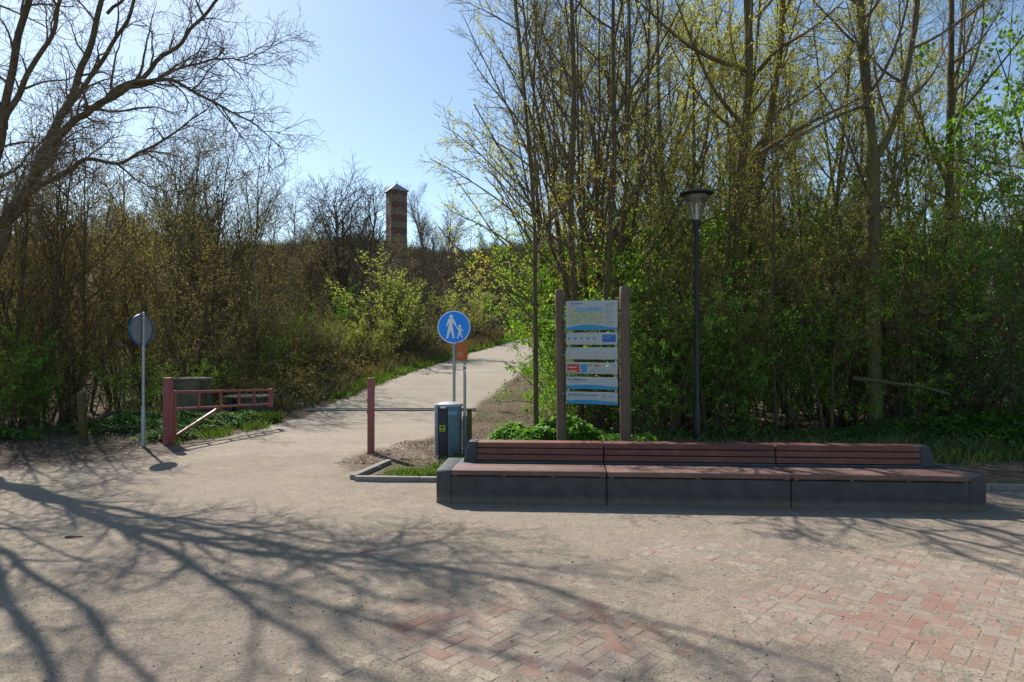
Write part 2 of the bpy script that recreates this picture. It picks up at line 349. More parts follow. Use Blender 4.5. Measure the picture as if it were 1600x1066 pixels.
class MB:
    def __init__(s): s.bm = bmesh.new()
    def _add(s, tmp, mat=None, idx=0, smooth=False):
        if mat is not None: bmesh.ops.transform(tmp, matrix=mat, verts=tmp.verts)
        bmesh.ops.recalc_face_normals(tmp, faces=tmp.faces)
        for f in tmp.faces: f.material_index = idx; f.smooth = smooth
        me = bpy.data.meshes.new('t'); tmp.to_mesh(me); tmp.free(); s.bm.from_mesh(me); bpy.data.meshes.remove(me)
        return s
    def box(s, c, size, bevel=0, rot=None, idx=0, seg=2):
        t = bmesh.new(); bmesh.ops.create_cube(t, size=1.0, matrix=Matrix.Diagonal((*size, 1)))
        if bevel: bmesh.ops.bevel(t, geom=t.edges[:], offset=bevel, segments=seg, affect='EDGES', profile=.6)
        m = Matrix.Translation(c)
        if rot is not None: m = m @ rot
        return s._add(t, m, idx)
    def prism(s, pts, axis, a, b, bevel=0, idx=0, seg=2):
        """polygon pts in the plane normal to axis ('x','y','z'), swept from a to b"""
        t = bmesh.new()
        def mk(u, v, w_): return {'x': (w_, u, v), 'y': (u, w_, v), 'z': (u, v, w_)}[axis]
        v0 = [t.verts.new(mk(u, v, a)) for u, v in pts]; v1 = [t.verts.new(mk(u, v, b)) for u, v in pts]
        t.faces.new(v0); t.faces.new(v1[::-1]); n = len(pts)
        for i in range(n): t.faces.new((v0[i], v0[(i + 1) % n], v1[(i + 1) % n], v1[i]))
        bmesh.ops.recalc_face_normals(t, faces=t.faces)
        if bevel: bmesh.ops.bevel(t, geom=t.edges[:], offset=bevel, segments=seg, affect='EDGES', profile=.6)
        else: bmesh.ops.triangulate(t, faces=[f for f in t.faces if len(f.verts) > 4])
        return s._add(t, None, idx)
    def hull(s, bot, top, idx=0, bevel=0):
        """bot/top: equal-length lists of 3D points"""
        t = bmesh.new(); v0 = [t.verts.new(p) for p in bot]; v1 = [t.verts.new(p) for p in top]
        t.faces.new(v0); t.faces.new(v1[::-1]); n = len(bot)
        for i in range(n): t.faces.new((v0[i], v0[(i + 1) % n], v1[(i + 1) % n], v1[i]))
        bmesh.ops.recalc_face_normals(t, faces=t.faces)
        if bevel: bmesh.ops.bevel(t, geom=t.edges[:], offset=bevel, segments=2, affect='EDGES', profile=.6)
        return s._add(t, None, idx)
    def lathe(s, prof, seg=24, c=(0, 0, 0), idx=0, smooth=True, rot=None, rn=None):
        t = bmesh.new(); rings = []
        for k, (r, z) in enumerate(prof):
            rings.append([t.verts.new((r * math.cos(2 * math.pi * i / seg), r * math.sin(2 * math.pi * i / seg), z)) for i in range(seg)])
        for a, b in zip(rings[:-1], rings[1:]):
            for i in range(seg): t.faces.new((a[i], a[(i + 1) % seg], b[(i + 1) % seg], b[i]))
        if prof[0][0] > 1e-4: t.faces.new(rings[0])
        if prof[-1][0] > 1e-4: t.faces.new(rings[-1][::-1])
        m = Matrix.Translation(c)
        if rot is not None: m = m @ rot
        return s._add(t, m, idx, smooth)
    def bar(s, p0, p1, size, bevel=.004, idx=0):
        p0, p1 = Vector(p0), Vector(p1); d = p1 - p0
        q = d.to_track_quat('Z', 'Y') if abs(d.normalized().z) < .99 else Matrix.Identity(3).to_quaternion()
        return s.box((p0 + p1) / 2, (size[0], size[1], d.length), bevel, q.to_matrix().to_4x4(), idx, 1)
    def tube(s, p0, p1, r, seg=12, idx=0, r1=None):
        p0, p1 = Vector(p0), Vector(p1); d = p1 - p0
        q = d.to_track_quat('Z', 'Y')
        return s.lathe([(r, 0), (r if r1 is None else r1, d.length)], seg, p0, idx, True, q.to_matrix().to_4x4())
    def build(s, name, mats, parent=None, angle=35):
        me = bpy.data.meshes.new(name); s.bm.to_mesh(me); s.bm.free()
        for m in (mats if isinstance(mats, (list, tuple)) else [mats]): me.materials.append(m)
        a = me.attributes.new('rnd', 'FLOAT', 'POINT')
        me.polygons.foreach_set('use_smooth', np.ones(len(me.polygons), bool))
        try: me.set_sharp_from_angle(angle=R(angle))
        except Exception: pass
        return link(name, me, parent)
def set_rnd(o, vals):
    a = o.data.attributes['rnd']; a.data.foreach_set('value', np.asarray(vals, np.float32))
def text_mesh(txt, size, align='LEFT'):
    cu = bpy.data.curves.new('t', 'FONT'); cu.body = txt; cu.size = size; cu.align_x = align; cu.resolution_u = 2
    ob = bpy.data.objects.new('t', cu); me = bpy.data.meshes.new_from_object(ob)
    bpy.data.objects.remove(ob); bpy.data.curves.remove(cu); return me
def add_text(mb, txt, size, x, z, y, idx=0, align='LEFT', bold=0):
    me = text_mesh(txt, size, align)
    me.transform(Matrix.Translation((x, y, z)) @ Matrix.Rotation(R(90), 4, 'X'))
    for p in me.polygons: p.material_index = idx
    mb.bm.from_mesh(me)
    if bold:
        me.transform(Matrix.Translation((bold, -.0003, 0))); mb.bm.from_mesh(me)
    bpy.data.meshes.remove(me)

# ------------------------------------------------------------------ ground sheets
def grid(xs, ys, zf):
    X, Y = np.meshgrid(xs, ys); Z = zf(X, Y)
    V = np.stack([X, Y, Z], -1).reshape(-1, 3); nx, ny = len(xs), len(ys)
    i = np.arange(nx * ny).reshape(ny, nx)
    Q = np.stack([i[:-1, :-1], i[:-1, 1:], i[1:, 1:], i[1:, :-1]], -1).reshape(-1, 4)
    return V, Q
def inside_paved(x, y):
    # 1 well inside the plaza or the path, 0 outside
    hw = 2.5 + np.interp(y, [11, 13.5, 16], [1.2, .6, 0])
    a = np.clip((hw - .35 - np.abs(x - path_x(y))) / .2, 0, 1) * (y > 10.5) * (y < 74)
    b = ((y < 9.0) * 1.0) + np.clip((plaza_edge(x) - .4 - y) / .3, 0, 1)
    return np.clip(a + b, 0, 1)
def plaza_edge(x):
    # far boundary of the plaza: verge at the left, path mouth, kerb at the right
    x = np.asarray(x, float)
    e = np.interp(x, [-30, -9.5, -8.0, -6.6, -5.9, -2.6, -2.32], [9.3, 10.2, 11.4, 12.6, 13.2, 13.0, 9.95])
    e = e + .12 * np.sin(x * 2.1) * (x < -3)
    return np.where(x > -2.31, kerb_y(x), e)
ys = np.unique(np.concatenate([np.linspace(-40, 2, 15), np.arange(2, 9, .5), np.arange(9, 16, .12), np.arange(16, 30, .3), np.arange(30, 75, .8), np.arange(75, 200, 3), np.geomspace(200, 2600, 30)]))
xs = np.unique(np.concatenate([-np.geomspace(40, 2600, 26), np.arange(-40, -12, 1.0), np.arange(-12, 12, .16), np.arange(12, 40, 1.0), np.geomspace(40, 2600, 26)]))
V, Q = grid(xs, ys, lambda X, Y: terrain(X, Y) - .035 * inside_paved(X, Y))
o = link('ground', mesh_np('ground', V, Q, [M['soil']], smooth=True)); tag(o, kind='structure')

# sand bed of the plaza: fine relief, rises over the pavers in drifts and drops between them elsewhere
rs = np.random.RandomState(4)
def vnoise(x, y, f, seed):
    r = np.random.RandomState(seed); G = r.rand(64, 64)
    u, v = x * f, y * f; i = np.floor(u).astype(int); j = np.floor(v).astype(int); a = u - i; b = v - j
    a = a * a * (3 - 2 * a); b = b * b * (3 - 2 * b); g = lambda p, q: G[p % 64, q % 64]
    return (g(i, j) * (1 - a) + g(i + 1, j) * a) * (1 - b) + (g(i, j + 1) * (1 - a) + g(i + 1, j + 1) * a) * b
def cover(x, y):
    # >0 where sand drifts hide the pavers, <0 where pavers lie bare
    c = .55 * vnoise(x, y, .45, 1) + .30 * vnoise(x, y, 1.5, 2) + .22 * vnoise(x, y, 5, 3) + .14 * vnoise(x, y, 14, 5)
    want = np.interp(x, [-6, -3, -1.5, .3, 1.6, 3.5], [.16, .14, .18, .12, .0, -.13]) + np.interp(y, [3.5, 5, 6.6, 7.6], [-.06, -.07, .02, .45])
    return c - .60 + want + .19 * np.exp(-((x - .2) / 1.35) ** 2)
def sand_z(X, Y):
    c = cover(X, Y)
    z = np.clip(c * .03, -.0005, .008) + .003 * (vnoise(X, Y, 8, 7) - .5) + .002 * (vnoise(X, Y, 25, 8) - .5)
    far = np.clip((Y - 9) / 2, 0, 1)
    return z + .002 + far * .012 * (vnoise(X, Y, 2.2, 9))
def masked_grid(xs, ys, zf, keep):
    V, Q = grid(xs, ys, zf); c = V[Q].mean(1); k = keep(c[:, 0], c[:, 1]); Q = Q[k]
    u, inv = np.unique(Q, return_inverse=True); return V[u], inv.reshape(-1, 4)
V, Q = masked_grid(np.arange(-13, 9.6, .035), np.concatenate([np.arange(-1, 3, .5), np.arange(3, 9.4, .035), np.arange(9.4, 13.6, .05)]), sand_z, lambda x, y: (y < plaza_edge(x)) | ((x > -3) & (x < -1.95) & (y < 12.8)))
o = link('plaza_sand', mesh_np('plaza_sand', V, Q, [M['sand']], smooth=True)); tag(o, kind='structure')
def dirt_near(x, y):
    a = np.clip(1.25 - np.hypot((x + 2.0) / 1.1, (y - 11.9) / 1.7), 0, 1)
    b = np.clip((y - (plaza_edge(x) - 1.1)) / 1.1, 0, 1) * (x < -6.2)
    return np.maximum(a, b)
da = o.data.attributes.new('dirt', 'FLOAT', 'POINT'); da.data.foreach_set('value', dirt_near(V[:, 0], V[:, 1]).astype(np.float32))

# herringbone clay pavers
A = .105; th = R(49); ct, sn = math.cos(th), math.sin(th)
cells = []
for i in range(-110, 120):
    for j in range(-110, 120):
        t = (i - j) % 4
        if t == 0: cells.append((i, j, 2, 1))
        elif t == 2: cells.append((i, j - 1, 1, 2))
cells = np.array(cells, float)
cx = (cells[:, 0] + cells[:, 2] / 2) * A; cy = (cells[:, 1] + cells[:, 3] / 2) * A
X = 1.0 + cx * ct - cy * sn; Y = 6.0 + cx * sn + cy * ct
k = (Y > 2.6) & (Y < 9.2) & (np.abs(X) < 1.2 + Y * .95) & (cover(X, Y) < .14)
cells, X, Y = cells[k], X[k], Y[k]; n = len(X)
gap = .004; hx = cells[:, 2] * A / 2 - gap; hy = cells[:, 3] * A / 2 - gap
zt = .0028 + rs.randn(n) * .0008; tx = rs.randn(n) * .006; ty = rs.randn(n) * .006
Vs = []
for lift, ins in ((-.018, 0), (-.003, 0), (0, .004)):
    for sx_, sy_ in ((-1, -1), (1, -1), (1, 1), (-1, 1)):
        u = sx_ * (hx - ins); v = sy_ * (hy - ins)
        Vs.append(np.stack([X + u * ct - v * sn, Y + u * sn + v * ct, zt + lift + u * tx + v * ty], -1))
V = np.stack(Vs, 1).reshape(-1, 3); b = (np.arange(n) * 12)[:, None, None]
qs = [[8, 9, 10, 11]]
for l0 in (0, 4):
    for i in range(4): qs.append([l0 + i, l0 + (i + 1) % 4, l0 + 4 + (i + 1) % 4, l0 + 4 + i])
Q = (b + np.array(qs)[None]).reshape(-1, 4)
o = link('brick_paving', mesh_np('brick_paving', V, Q, [M['brick']], rnd=np.repeat(rs.rand(n), 12))); da = o.data.attributes.new('dust', 'FLOAT', 'POINT'); da.data.foreach_set('value', np.clip(.95 + cover(V[:, 0], V[:, 1]) * 5.0, -.3, 1).astype(np.float32))
tag(o, kind='structure')

# the path up the dune
sy = np.concatenate([np.arange(12.0, 24, .15), np.arange(24, 75, .4)]); su = np.linspace(-1, 1, 41)
U, Yg = np.meshgrid(su, sy)
hw = 2.5 + np.interp(Yg, [11, 13.5, 16], [1.2, .6, 0]) + .08 * np.sin(Yg * 1.7) * np.sign(U)
Xg = path_x(Yg) + U * hw; Zg = terrain(Xg * .98 + path_x(Yg) * .02, Yg) + .012 - .02 * np.abs(U) ** 8
Zg = np.where(Yg < 13.6, .012 + .02 * sst((Yg - 12) / 1.2), Zg + .014 * (1 - sst((Yg - 13.6) / 3)))
V = np.stack([Xg, Yg, Zg], -1).reshape(-1, 3); i = np.arange(len(sy) * 41).reshape(len(sy), 41)
Q = np.stack([i[:-1, :-1], i[:-1, 1:], i[1:, 1:], i[1:, :-1]], -1).reshape(-1, 4)
o = link('path', mesh_np('path', V, Q, [M['path']], smooth=True)); tag(o, kind='structure')
dv = np.maximum(np.where(U > 0, sst((U - .74 + np.clip((17 - Yg) * .05, 0, .28)) / .3), .8 * sst((-U - .84) / .16)), dirt_near(Xg, Yg)).ravel()
da = o.data.attributes.new('dirt', 'FLOAT', 'POINT'); da.data.foreach_set('value', dv.astype(np.float32))

# ------------------------------------------------------------------ drain and kerbs
mb = MB()
y0 = 20.0; xl, xr = -6.0, -1.05
mb.box(((xl + xr) / 2, y0 - .11, .025 + tz(-3.6, y0 - .11)), (xr - xl, .05, .05), .005, idx=0)
mb.box(((xl + xr) / 2, y0 + .11, .025 + tz(-3.6, y0 + .11)), (xr - xl, .05, .05), .005, idx=0)
for i in range(64):
    x = xl + (i + .5) * (xr - xl) / 64
    mb.box((x, y0, .026 + tz(-3.6, y0)), (.03, .17, .03), 0, idx=1)
o = mb.build('drain_grate', [M['kerb'], M['steel']])
tag(o, 'narrow steel drain grate laid straight across the pale path behind the red bollard', 'drain')
GRP_K = 'kerb stones edging the planted bed'
def kerb(p0, p1, label):
    p0 = Vector(p0); p1 = Vector(p1); d = p1 - p0; L = d.length
    o = MB().box((L / 2, .05, -.01), (L - .006, .10, .19), .012).build('kerb_stone', M['kerb'])
    o.location = (p0.x, p0.y, 0); o.rotation_euler = (0, 0, math.atan2(d.y, d.x)); tag(o, label, 'kerb', GRP_K)
xk = [-2.31, -1.35, -.35, .65, 1.65, 2.65, 3.65, 4.65, 5.6, 6.6, 7.6, 8.6]
lab = ['kerb stone forming the left corner of the grassy bed beside the bench', 'kerb stone running from the corner stone to under the left bench end']
for i, (a, b_) in enumerate(zip(xk[:-1], xk[1:])):
    if 1 < i < 8: continue
    l_ = lab[i] if i < 2 else ['', '', '', '', '', '', '', '', 'kerb stone poking out directly at the right bench end', 'kerb stone second from the right bench end', 'kerb stone cut off by the right edge of the picture'][i]
    kerb((a, kerb_y(a), 0), (b_, kerb_y(b_), 0), l_)
kerb((-2.31, 10.11, 0), (-2.02, 11.5, 0), 'narrow kerb stone running back from the corner toward the path')

# ------------------------------------------------------------------ bench
bx0, by0, bx1, by1 = -.972, 8.64, 5.69, 8.176
BL = math.hypot(bx1 - bx0, by1 - by0); BA = math.atan2(by1 - by0, bx1 - bx0)
bench = empty('bench', (bx0, by0, 0), BA, 'long dark concrete bench with reddish wooden seat and backrest slats, behind the kerb bed front', 'bench')
bench['label'] = 'long dark grey concrete bench with reddish wooden seat and slatted backrest'
MOD = [0, BL * .3226, BL * .657, BL]
H = .43; HB = .70; g2 = .006
def back_x(inset_l, inset_r, t, x0, x1): return
for m in range(3):
    a, b_ = MOD[m] + (g2 if m else 0), MOD[m + 1] - (g2 if m < 2 else 0)
    L_end, R_end = m == 0, m == 2
    mb = MB()
    wa = a + (.21 if L_end else 0); wb = b_ - (.21 if R_end else 0)
    # lower block: a lip is cut out of its front top for the timber
    prof = [(0, -.05), (0, .352), (.055, .362), (.425, .362), (.425, H), (.94, H), (.97, .40), (1.0, -.05)]
    mb.prism(prof, 'x', wa, wb, .008)
    full = [(0, -.05), (-.004, .40), (.03, H), (.94, H), (.97, .40), (1.0, -.05)]
    if L_end: mb.hull([(a + .015, y, z) for y, z in full], [(wa - .002, y, z) for y, z in full], bevel=.014)
    if R_end: mb.hull([(wb + .002, y, z) for y, z in full], [(b_ - .015, y, z) for y, z in full], bevel=.014)
    # upright of the back
    la = a + (.27 if L_end else 0); lb = b_ - (.27 if R_end else 0)
    ta = la + (.07 if L_end else 0); tb = lb - (.07 if R_end else 0)
    sa = a + (.46 if L_end else 0); sb = b_ - (.46 if R_end else 0)      # span of the slats
    core = [(.655, H - .01), (.715, HB - .05), (.86, HB - .05), (.92, H - .01)]
    mb.prism([(.575, H - .012), (.587, .455), (.66, .455), (.66, H - .012)], 'x', sa, sb, .002)
    mb.prism(core, 'x', sa, sb, .006)
    def slant(xb, xt): return [(xb, .575, H - .012), (xt, .64, HB), (xt, .87, HB), (xb, .94, H - .012)]
    if L_end: mb.hull(slant(la, ta), slant(sa - .002, sa - .002), bevel=.016)
    if R_end: mb.hull(slant(sb + .002, sb + .002), slant(lb, tb), bevel=.016)
    mb.build('concrete_base', M['benchcon'], bench)
    # seat timber: boards whose front one is rounded over the edge
    st = MB(); nb = []
    front = [(-.03, .372), (-.036, .385), (-.036, .412), (-.026, .430), (-.008, .438), (.135, .438), (.135, .372)]
    st.prism(front, 'x', wa + .004, wb - .004, .003); nb.append(len(st.bm.verts))
    for q in range(2):
        st.box(((wa + wb) / 2, .139 + .071 + q * .144, .405), (wb - wa - .008, .1425, .066), .003); nb.append(len(st.bm.verts))
    tot = nb[-1]; o = st.build('seat', M['slatgrey'], bench)
    rv = np.zeros(tot); pr = 0
    for e in nb: rv[pr:e] = random.Random(e * 7 + m).random() * .7; pr = e
    set_rnd(o, rv)
    nbk = 4 if m != 1 else 3
    for q in range(nbk):
        xx = wa + .05 + (wb - wa - .1) * q / (nbk - 1)
        MB().box((xx, -.006, .366), (.04, .030, .008), .002).build('seat_bracket', M['bark_pale'], o)
    bk = MB(); nb = []
    def fy(z): return .575 + (z - H) * .24
    for q in range(3):
        z0 = .466 + q * .081; z1 = z0 + .067
        if q < 2: pr_ = [(fy(z0), z0), (fy(z1), z1), (fy(z1) + .045, z1), (fy(z0) + .045, z0)]
        else: pr_ = [(fy(z0), z0), (fy(z1), z1 - .012), (fy(z1) + .014, z1), (.86, z1), (.86, z1 - .03), (fy(z0) + .045, z0)]
        bk.prism(pr_, 'x', sa + .003, sb - .003, .005); nb.append(len(bk.bm.verts))
    tot = nb[-1]; o = bk.build('backrest', M['slat'], bench)
    rv = np.zeros(tot); pr = 0
    for e in nb: rv[pr:e] = random.Random(e * 3 + m * 11).random(); pr = e
    set_rnd(o, rv)

# ------------------------------------------------------------------ bollard, gate, bin, posts
r_ = empty('bollard', (-2.59, 12.55, tz(-2.59, 12.55)), R(8), 'upright faded red square steel bollard standing alone in the path mouth', 'bollard')
MB().box((0, 0, .68), (.125, .125, 1.42), .008).build('post', M['red'], r_)
MB().box((0, 0, 1.397), (.131, .131, .012), .003).build('cap', M['red'], r_)
for zz in (1.0, .78): MB().box((-.068, 0, zz), (.02, .04, .05), .003).build('latch_plate', M['red'], r_)

gx, gy, ex, ey = -6.85, 13.6, -5.90, 16.7
ga = math.atan2(ey - gy, ex - gx); GLn = math.hypot(ex - gx, ey - gy)
gate = empty('swing_gate', (gx, gy, tz(gx, gy)), ga, 'faded red steel swing gate standing open at the left edge of the path', 'gate')
MB().box((0, 0, .65), (.135, .135, 1.40), .008).build('hinge_post', M['red'], gate)
MB().box((0, 0, 1.352), (.142, .142, .012), .003).build('post_cap', M['red'], gate)
def sag(u): return -.15 * u / GLn
fr = MB(); Z1, Z0 = 1.06, .72
fr.bar((.17, 0, Z1), (GLn, 0, Z1 + sag(GLn)), (.05, .05)); fr.bar((.17, 0, Z0), (GLn, 0, Z0 + sag(GLn)), (.045, .045))
fr.box((.17, 0, .60), (.06, .06, .98), .005)
fr.box((GLn, 0, .72), (.10, .07, .44), .006)
o = fr.build('gate_frame', M['red'], gate)
for u in (.85, 1.50, 2.10, 2.62): MB().box((u, .0, (Z1 + Z0) / 2 + sag(u)), (.04, .04, Z1 - Z0 - .03), .004).build('upright', M['red'], gate)
MB().bar((.19, 0, .17), (1.55, 0, .67), (.05, .05)).build('diagonal_brace', M['red'], gate)
for zz in (1.0, .28): MB().box((.09, 0, zz), (.10, .05, .05), .005).build('hinge', M['steel'], gate)
MB().box((GLn + .06, 0, .66), (.03, .05, .12), .005).build('latch', M['steel'], gate)

bx, by = -1.10, 12.1
bn = empty('litter_bin', (bx, by, tz(bx, by)), R(10), 'round teal and galvanised litter bin behind the dark marker post', 'litter bin')
b1 = MB(); b1.lathe([(.205, .03), (.212, .06), (.212, .86), (.205, .90)], 40)
for zz in (.12, .5, .84): b1.lathe([(.212, zz - .012), (.219, zz - .01), (.219, zz + .01), (.212, zz + .012)], 40)
b1.build('drum', M['teal'], bn)
b2 = MB(); b2.lathe([(.225, .895), (.232, .90), (.232, .925), (.222, .94), (.12, .965), (.0, .972)], 40); b2.build('lid', M['galv'], bn)
for zz in (.16, .80): MB().tube((-.18, .02, zz), (-.25, 0, zz), .014).build('fixing_bracket', M['galv'], bn)
b3 = MB(); b3.box((-.245, -.04, .46), (.055, .13, .95), .012); b3.build('mounting_post', M['galv'], bn)
b3 = MB(); b3.box((0, -.216, .79), (.22, .012, .07), .004); b3.build('opening_flap', M['plight'], bn)
b3 = MB(); b3.lathe([(.15, -.06), (.15, .03)], 24); b3.build('foot', M['steel'], bn)

mp = empty('marker_post', (-1.16, 11.5, tz(-1.16, 11.5)), R(-6), 'short dark recycled-plastic route marker post with a lime arrow sticker', 'marker post')
t = MB(); t.box((0, 0, .40), (.145, .12, .95), .008); t.hull([(-.072, -.06, .875), (.072, -.06, .875), (.072, .06, .875), (-.072, .06, .875)], [(-.05, -.04, .90), (.05, -.04, .90), (.05, .04, .92), (-.05, .04, .92)]); t.build('post', M['dark'], mp)
t = MB(); t.box((0, -.0615, .565), (.095, .003, .10), 0, idx=0)
o = t.build('route_sticker', M['limegreen'], mp)
t = MB()
t.prism([(-.008, .525), (.008, .525), (.008, .575), (.035, .568), (.035, .58), (0, .61), (-.035, .58), (-.035, .568), (-.008, .575)], 'y', -.0665, -.0632)
t.box((-.030, -.065, .535), (.022, .002, .014)); t.box((.030, -.065, .535), (.022, .002, .014))
t.build('arrow', M['dark'], o)

# pedestrian sign (front)
def disc(mb, r, y0, y1, idx, seg=48, c=(0, 0)):
    mb.prism([(c[0] + r * math.cos(2 * math.pi * i / seg), c[1] + r * math.sin(2 * math.pi * i / seg)) for i in range(seg)], 'y', y0, y1, 0, idx)
sx_, sy2 = -1.06, 12.5
ps = empty('traffic_sign', (sx_, sy2, tz(sx_, sy2)), R(2), 'round blue sign with white adult and child figures on a thin grey pole', 'road sign')
MB().lathe([(.027, -.2), (.027, 2.60), (.0, 2.605)], 16).build('pole', M['galv'], ps)
zc = 2.315
t = MB(); disc(t, .306, -.062, -.045, 0); disc(t, .262, -.044, -.038, 0); sgn = t.build('sign_plate', M['edgeblue'], ps)
t = MB(); disc(t, .299, -.066, -.0625, 0); wr = t.build('border', M['signwhite'], sgn); 
t = MB(); disc(t, .281, -.070, -.0665, 0); bl = t.build('blue_face', M['signblue'], sgn)
S_ = .299 / 275
def fp(pts): return [((x - 435) * S_, (352 - y) * S_) for x, y in pts]
t = MB()
def head(cx_, cy_, r): disc(t, r * S_, -.074, -.0705, 0, 24, ((cx_ - 435) * S_, (352 - cy_) * S_))
head(388, 175, 31); head(533, 337, 24)
t.prism(fp([(340, 216), (352, 208), (420, 208), (432, 216), (478, 322), (468, 345), (414, 262), (412, 330), (446, 540), (420, 543), (378, 402), (333, 543), (306, 540), (346, 330), (350, 272), (320, 343), (304, 338)]), 'y', -.074, -.0705)
t.prism(fp([(470, 346), (480, 336), (502, 363), (547, 371), (592, 418), (585, 430), (549, 403), (552, 450), (580, 522), (567, 531), (534, 464), (502, 543), (486, 540), (514, 440), (511, 390), (494, 383)]), 'y', -.074, -.0705)
pk = t.build('pictogram', M['signwhite'], sgn)
sgn.location.z = zc
for dz in (.14, -.14): MB().box((0, -.02, zc + dz), (.07, .06, .03), .004).build('clamp', M['galv'], ps)

# second pole with the orange plate
ox, oy = -.83, 12.0
og = empty('notice_post', (ox, oy, tz(ox, oy)), R(-3), 'grey pole with a small orange notice plate right of the round blue sign', 'notice post')
MB().lathe([(.026, .6), (.026, 1.98), (.0, 1.985)], 16).build('pole', M['galv'], og)
MB().lathe([(.042, -.2), (.042, .70), (.028, .735)], 16).build('sleeve', M['steel'], og)
t = MB(); t.box((-.045, -.045, 1.865), (.20, .03, .325), .006); pl = t.build('notice_plate', M['orange'], og)
t = MB()
add_text(t, 'Let op', .020, -.118, 1.965, -.0615)
for q, tx_ in enumerate(('Verboden', 'toegang na', 'zonsonder')): add_text(t, tx_, .021, -.12, 1.845 - q * .033, -.0615)
t.build('lettering', M['signwhite'], pl)
t = MB(); t.lathe([(.0268, 1.48), (.0268, 1.62)], 16); t.box((0, -.03, 1.55), (.06, .012, .15), .004); t.build('sticker', M['signwhite'], og)
t = MB()
t.box((.0, -.037, 1.57), (.045, .002, .05)); t.box((.0, -.037, 1.505), (.04, .002, .02)); t.build('sticker_print', M['steel'], og)
o = MB().box((0, 0, .36), (.09, .09, .92), .008).build('wooden_post', M['mossywood']); o.location = (-.83 + .04, 12.65, tz(-.8, 12.65))
tag(o, 'short yellow-green mossy wooden post just behind the notice pole', 'post')

# sign seen from behind at the left
lx, ly = -7.2, 13.34
ls = empty('traffic_sign', (lx, ly, tz(lx, ly)), R(-101.6), 'round sign seen from behind, grey back with blue rim, left of the gate', 'road sign')
MB().lathe([(.026, .75), (.026, 2.62), (.02, 2.64), (0, 2.645)], 16).build('pole', M['galv'], ls)
MB().lathe([(.038, -.2), (.038, .76), (.027, .80)], 16).build('sleeve', M['galv'], ls)
t = MB(); disc(t, .285, -.052, -.046, 0); bp = t.build('back_plate', M['signback'], ls); bp.location.z = 2.30
t = MB(); n = 48
ring = [(.305 * math.cos(2 * math.pi * i / n), .305 * math.sin(2 * math.pi * i / n)) for i in range(n)]
t.prism(ring, 'y', -.066, -.0525)
for i in range(n):
    a0, a1 = 2 * math.pi * i / n, 2 * math.pi * (i + 1) / n
    p = [(r * math.cos(a), yy, r * math.sin(a)) for a in (a0, a1) for r in (.288, .307) for yy in (-.052, -.030)]
    t.hull([p[0], p[1], p[3], p[2]], [p[4], p[5], p[7], p[6]])
rm = t.build('blue_rim', M['edgeblue'], ls); rm.location.z = 2.30
for dz in (.22, -.22): MB().box((0, -.022, 2.30 + dz), (.12, .05, .03), .004).build('clamp', M['galv'], ls)

# ------------------------------------------------------------------ street lamp
lpx, lpy = 3.60, 13.3
lp = empty('street_lamp', (lpx, lpy, tz(lpx, lpy)), 0, 'tall black street lamp with a clear cone lantern behind the bench', 'street lamp')
MB().lathe([(.068, -.3), (.068, .80), (.060, .84), (.060, .87), (.047, .91), (.041, 4.35), (.05, 4.37), (.05, 4.42)], 20).build('pole', M['black'], lp)
t = MB(); t.lathe([(.05, 4.30), (.07, 4.38), (.088, 4.44), (.092, 4.47), (.086, 4.475)], 28); t.build('lantern_base', M['black'], lp)
t = MB(); t.lathe([(.082, 4.476), (.100, 4.52), (.16, 4.72), (.205, 4.86), (.228, 4.93), (.234, 4.965)], 36)
gl_ = t.build('lantern_glass', M['lampglass'], lp)
t = MB(); t.lathe([(.24, 4.955), (.30, 4.968), (.328, 4.982), (.33, 5.0), (.30, 5.018), (.18, 5.045), (.06, 5.055), (0, 5.056)], 40); t.build('lamp_shade', M['black'], lp)
t = MB(); t.lathe([(.20, 4.90), (.215, 4.953)], 36); t.build('reflector', M['signback'], lp)
t = MB(); t.lathe([(.018, 4.60), (.022, 4.62), (.022, 4.80), (.0, 4.82)], 16); t.tube((0, 0, 4.48), (0, 0, 4.60), .03)
t.build('bulb', M['signwhite'], lp)

# ------------------------------------------------------------------ information board
ax, ay, cx2, cy2 = .92, 11.2, 1.70, 10.83
IA = math.atan2(cy2 - ay, cx2 - ax); IW = math.hypot(cx2 - ax, cy2 - ay)
ib = empty('information_board', (ax, ay, tz(ax, ay)), IA, 'visitor information board with six panels between two weathered round posts', 'information board')
zg = tz(ax, ay)
def bpost(u, h, r, name='wooden_post', lean=0):
    rnn = random.Random(int(u * 100)); prof = [(r * 1.05, -.3)]
    for q in range(12): prof.append((r * (1.04 - .1 * q / 11 + rnn.uniform(-.02, .02)), h * q / 11))
    prof += [(r * .8, h + .02), (0, h + .035)]
    o = MB().lathe(prof, 20).build(name, M['post'], ib); o.location = (u, 0, 0); o.rotation_euler = (0, lean, 0); return o
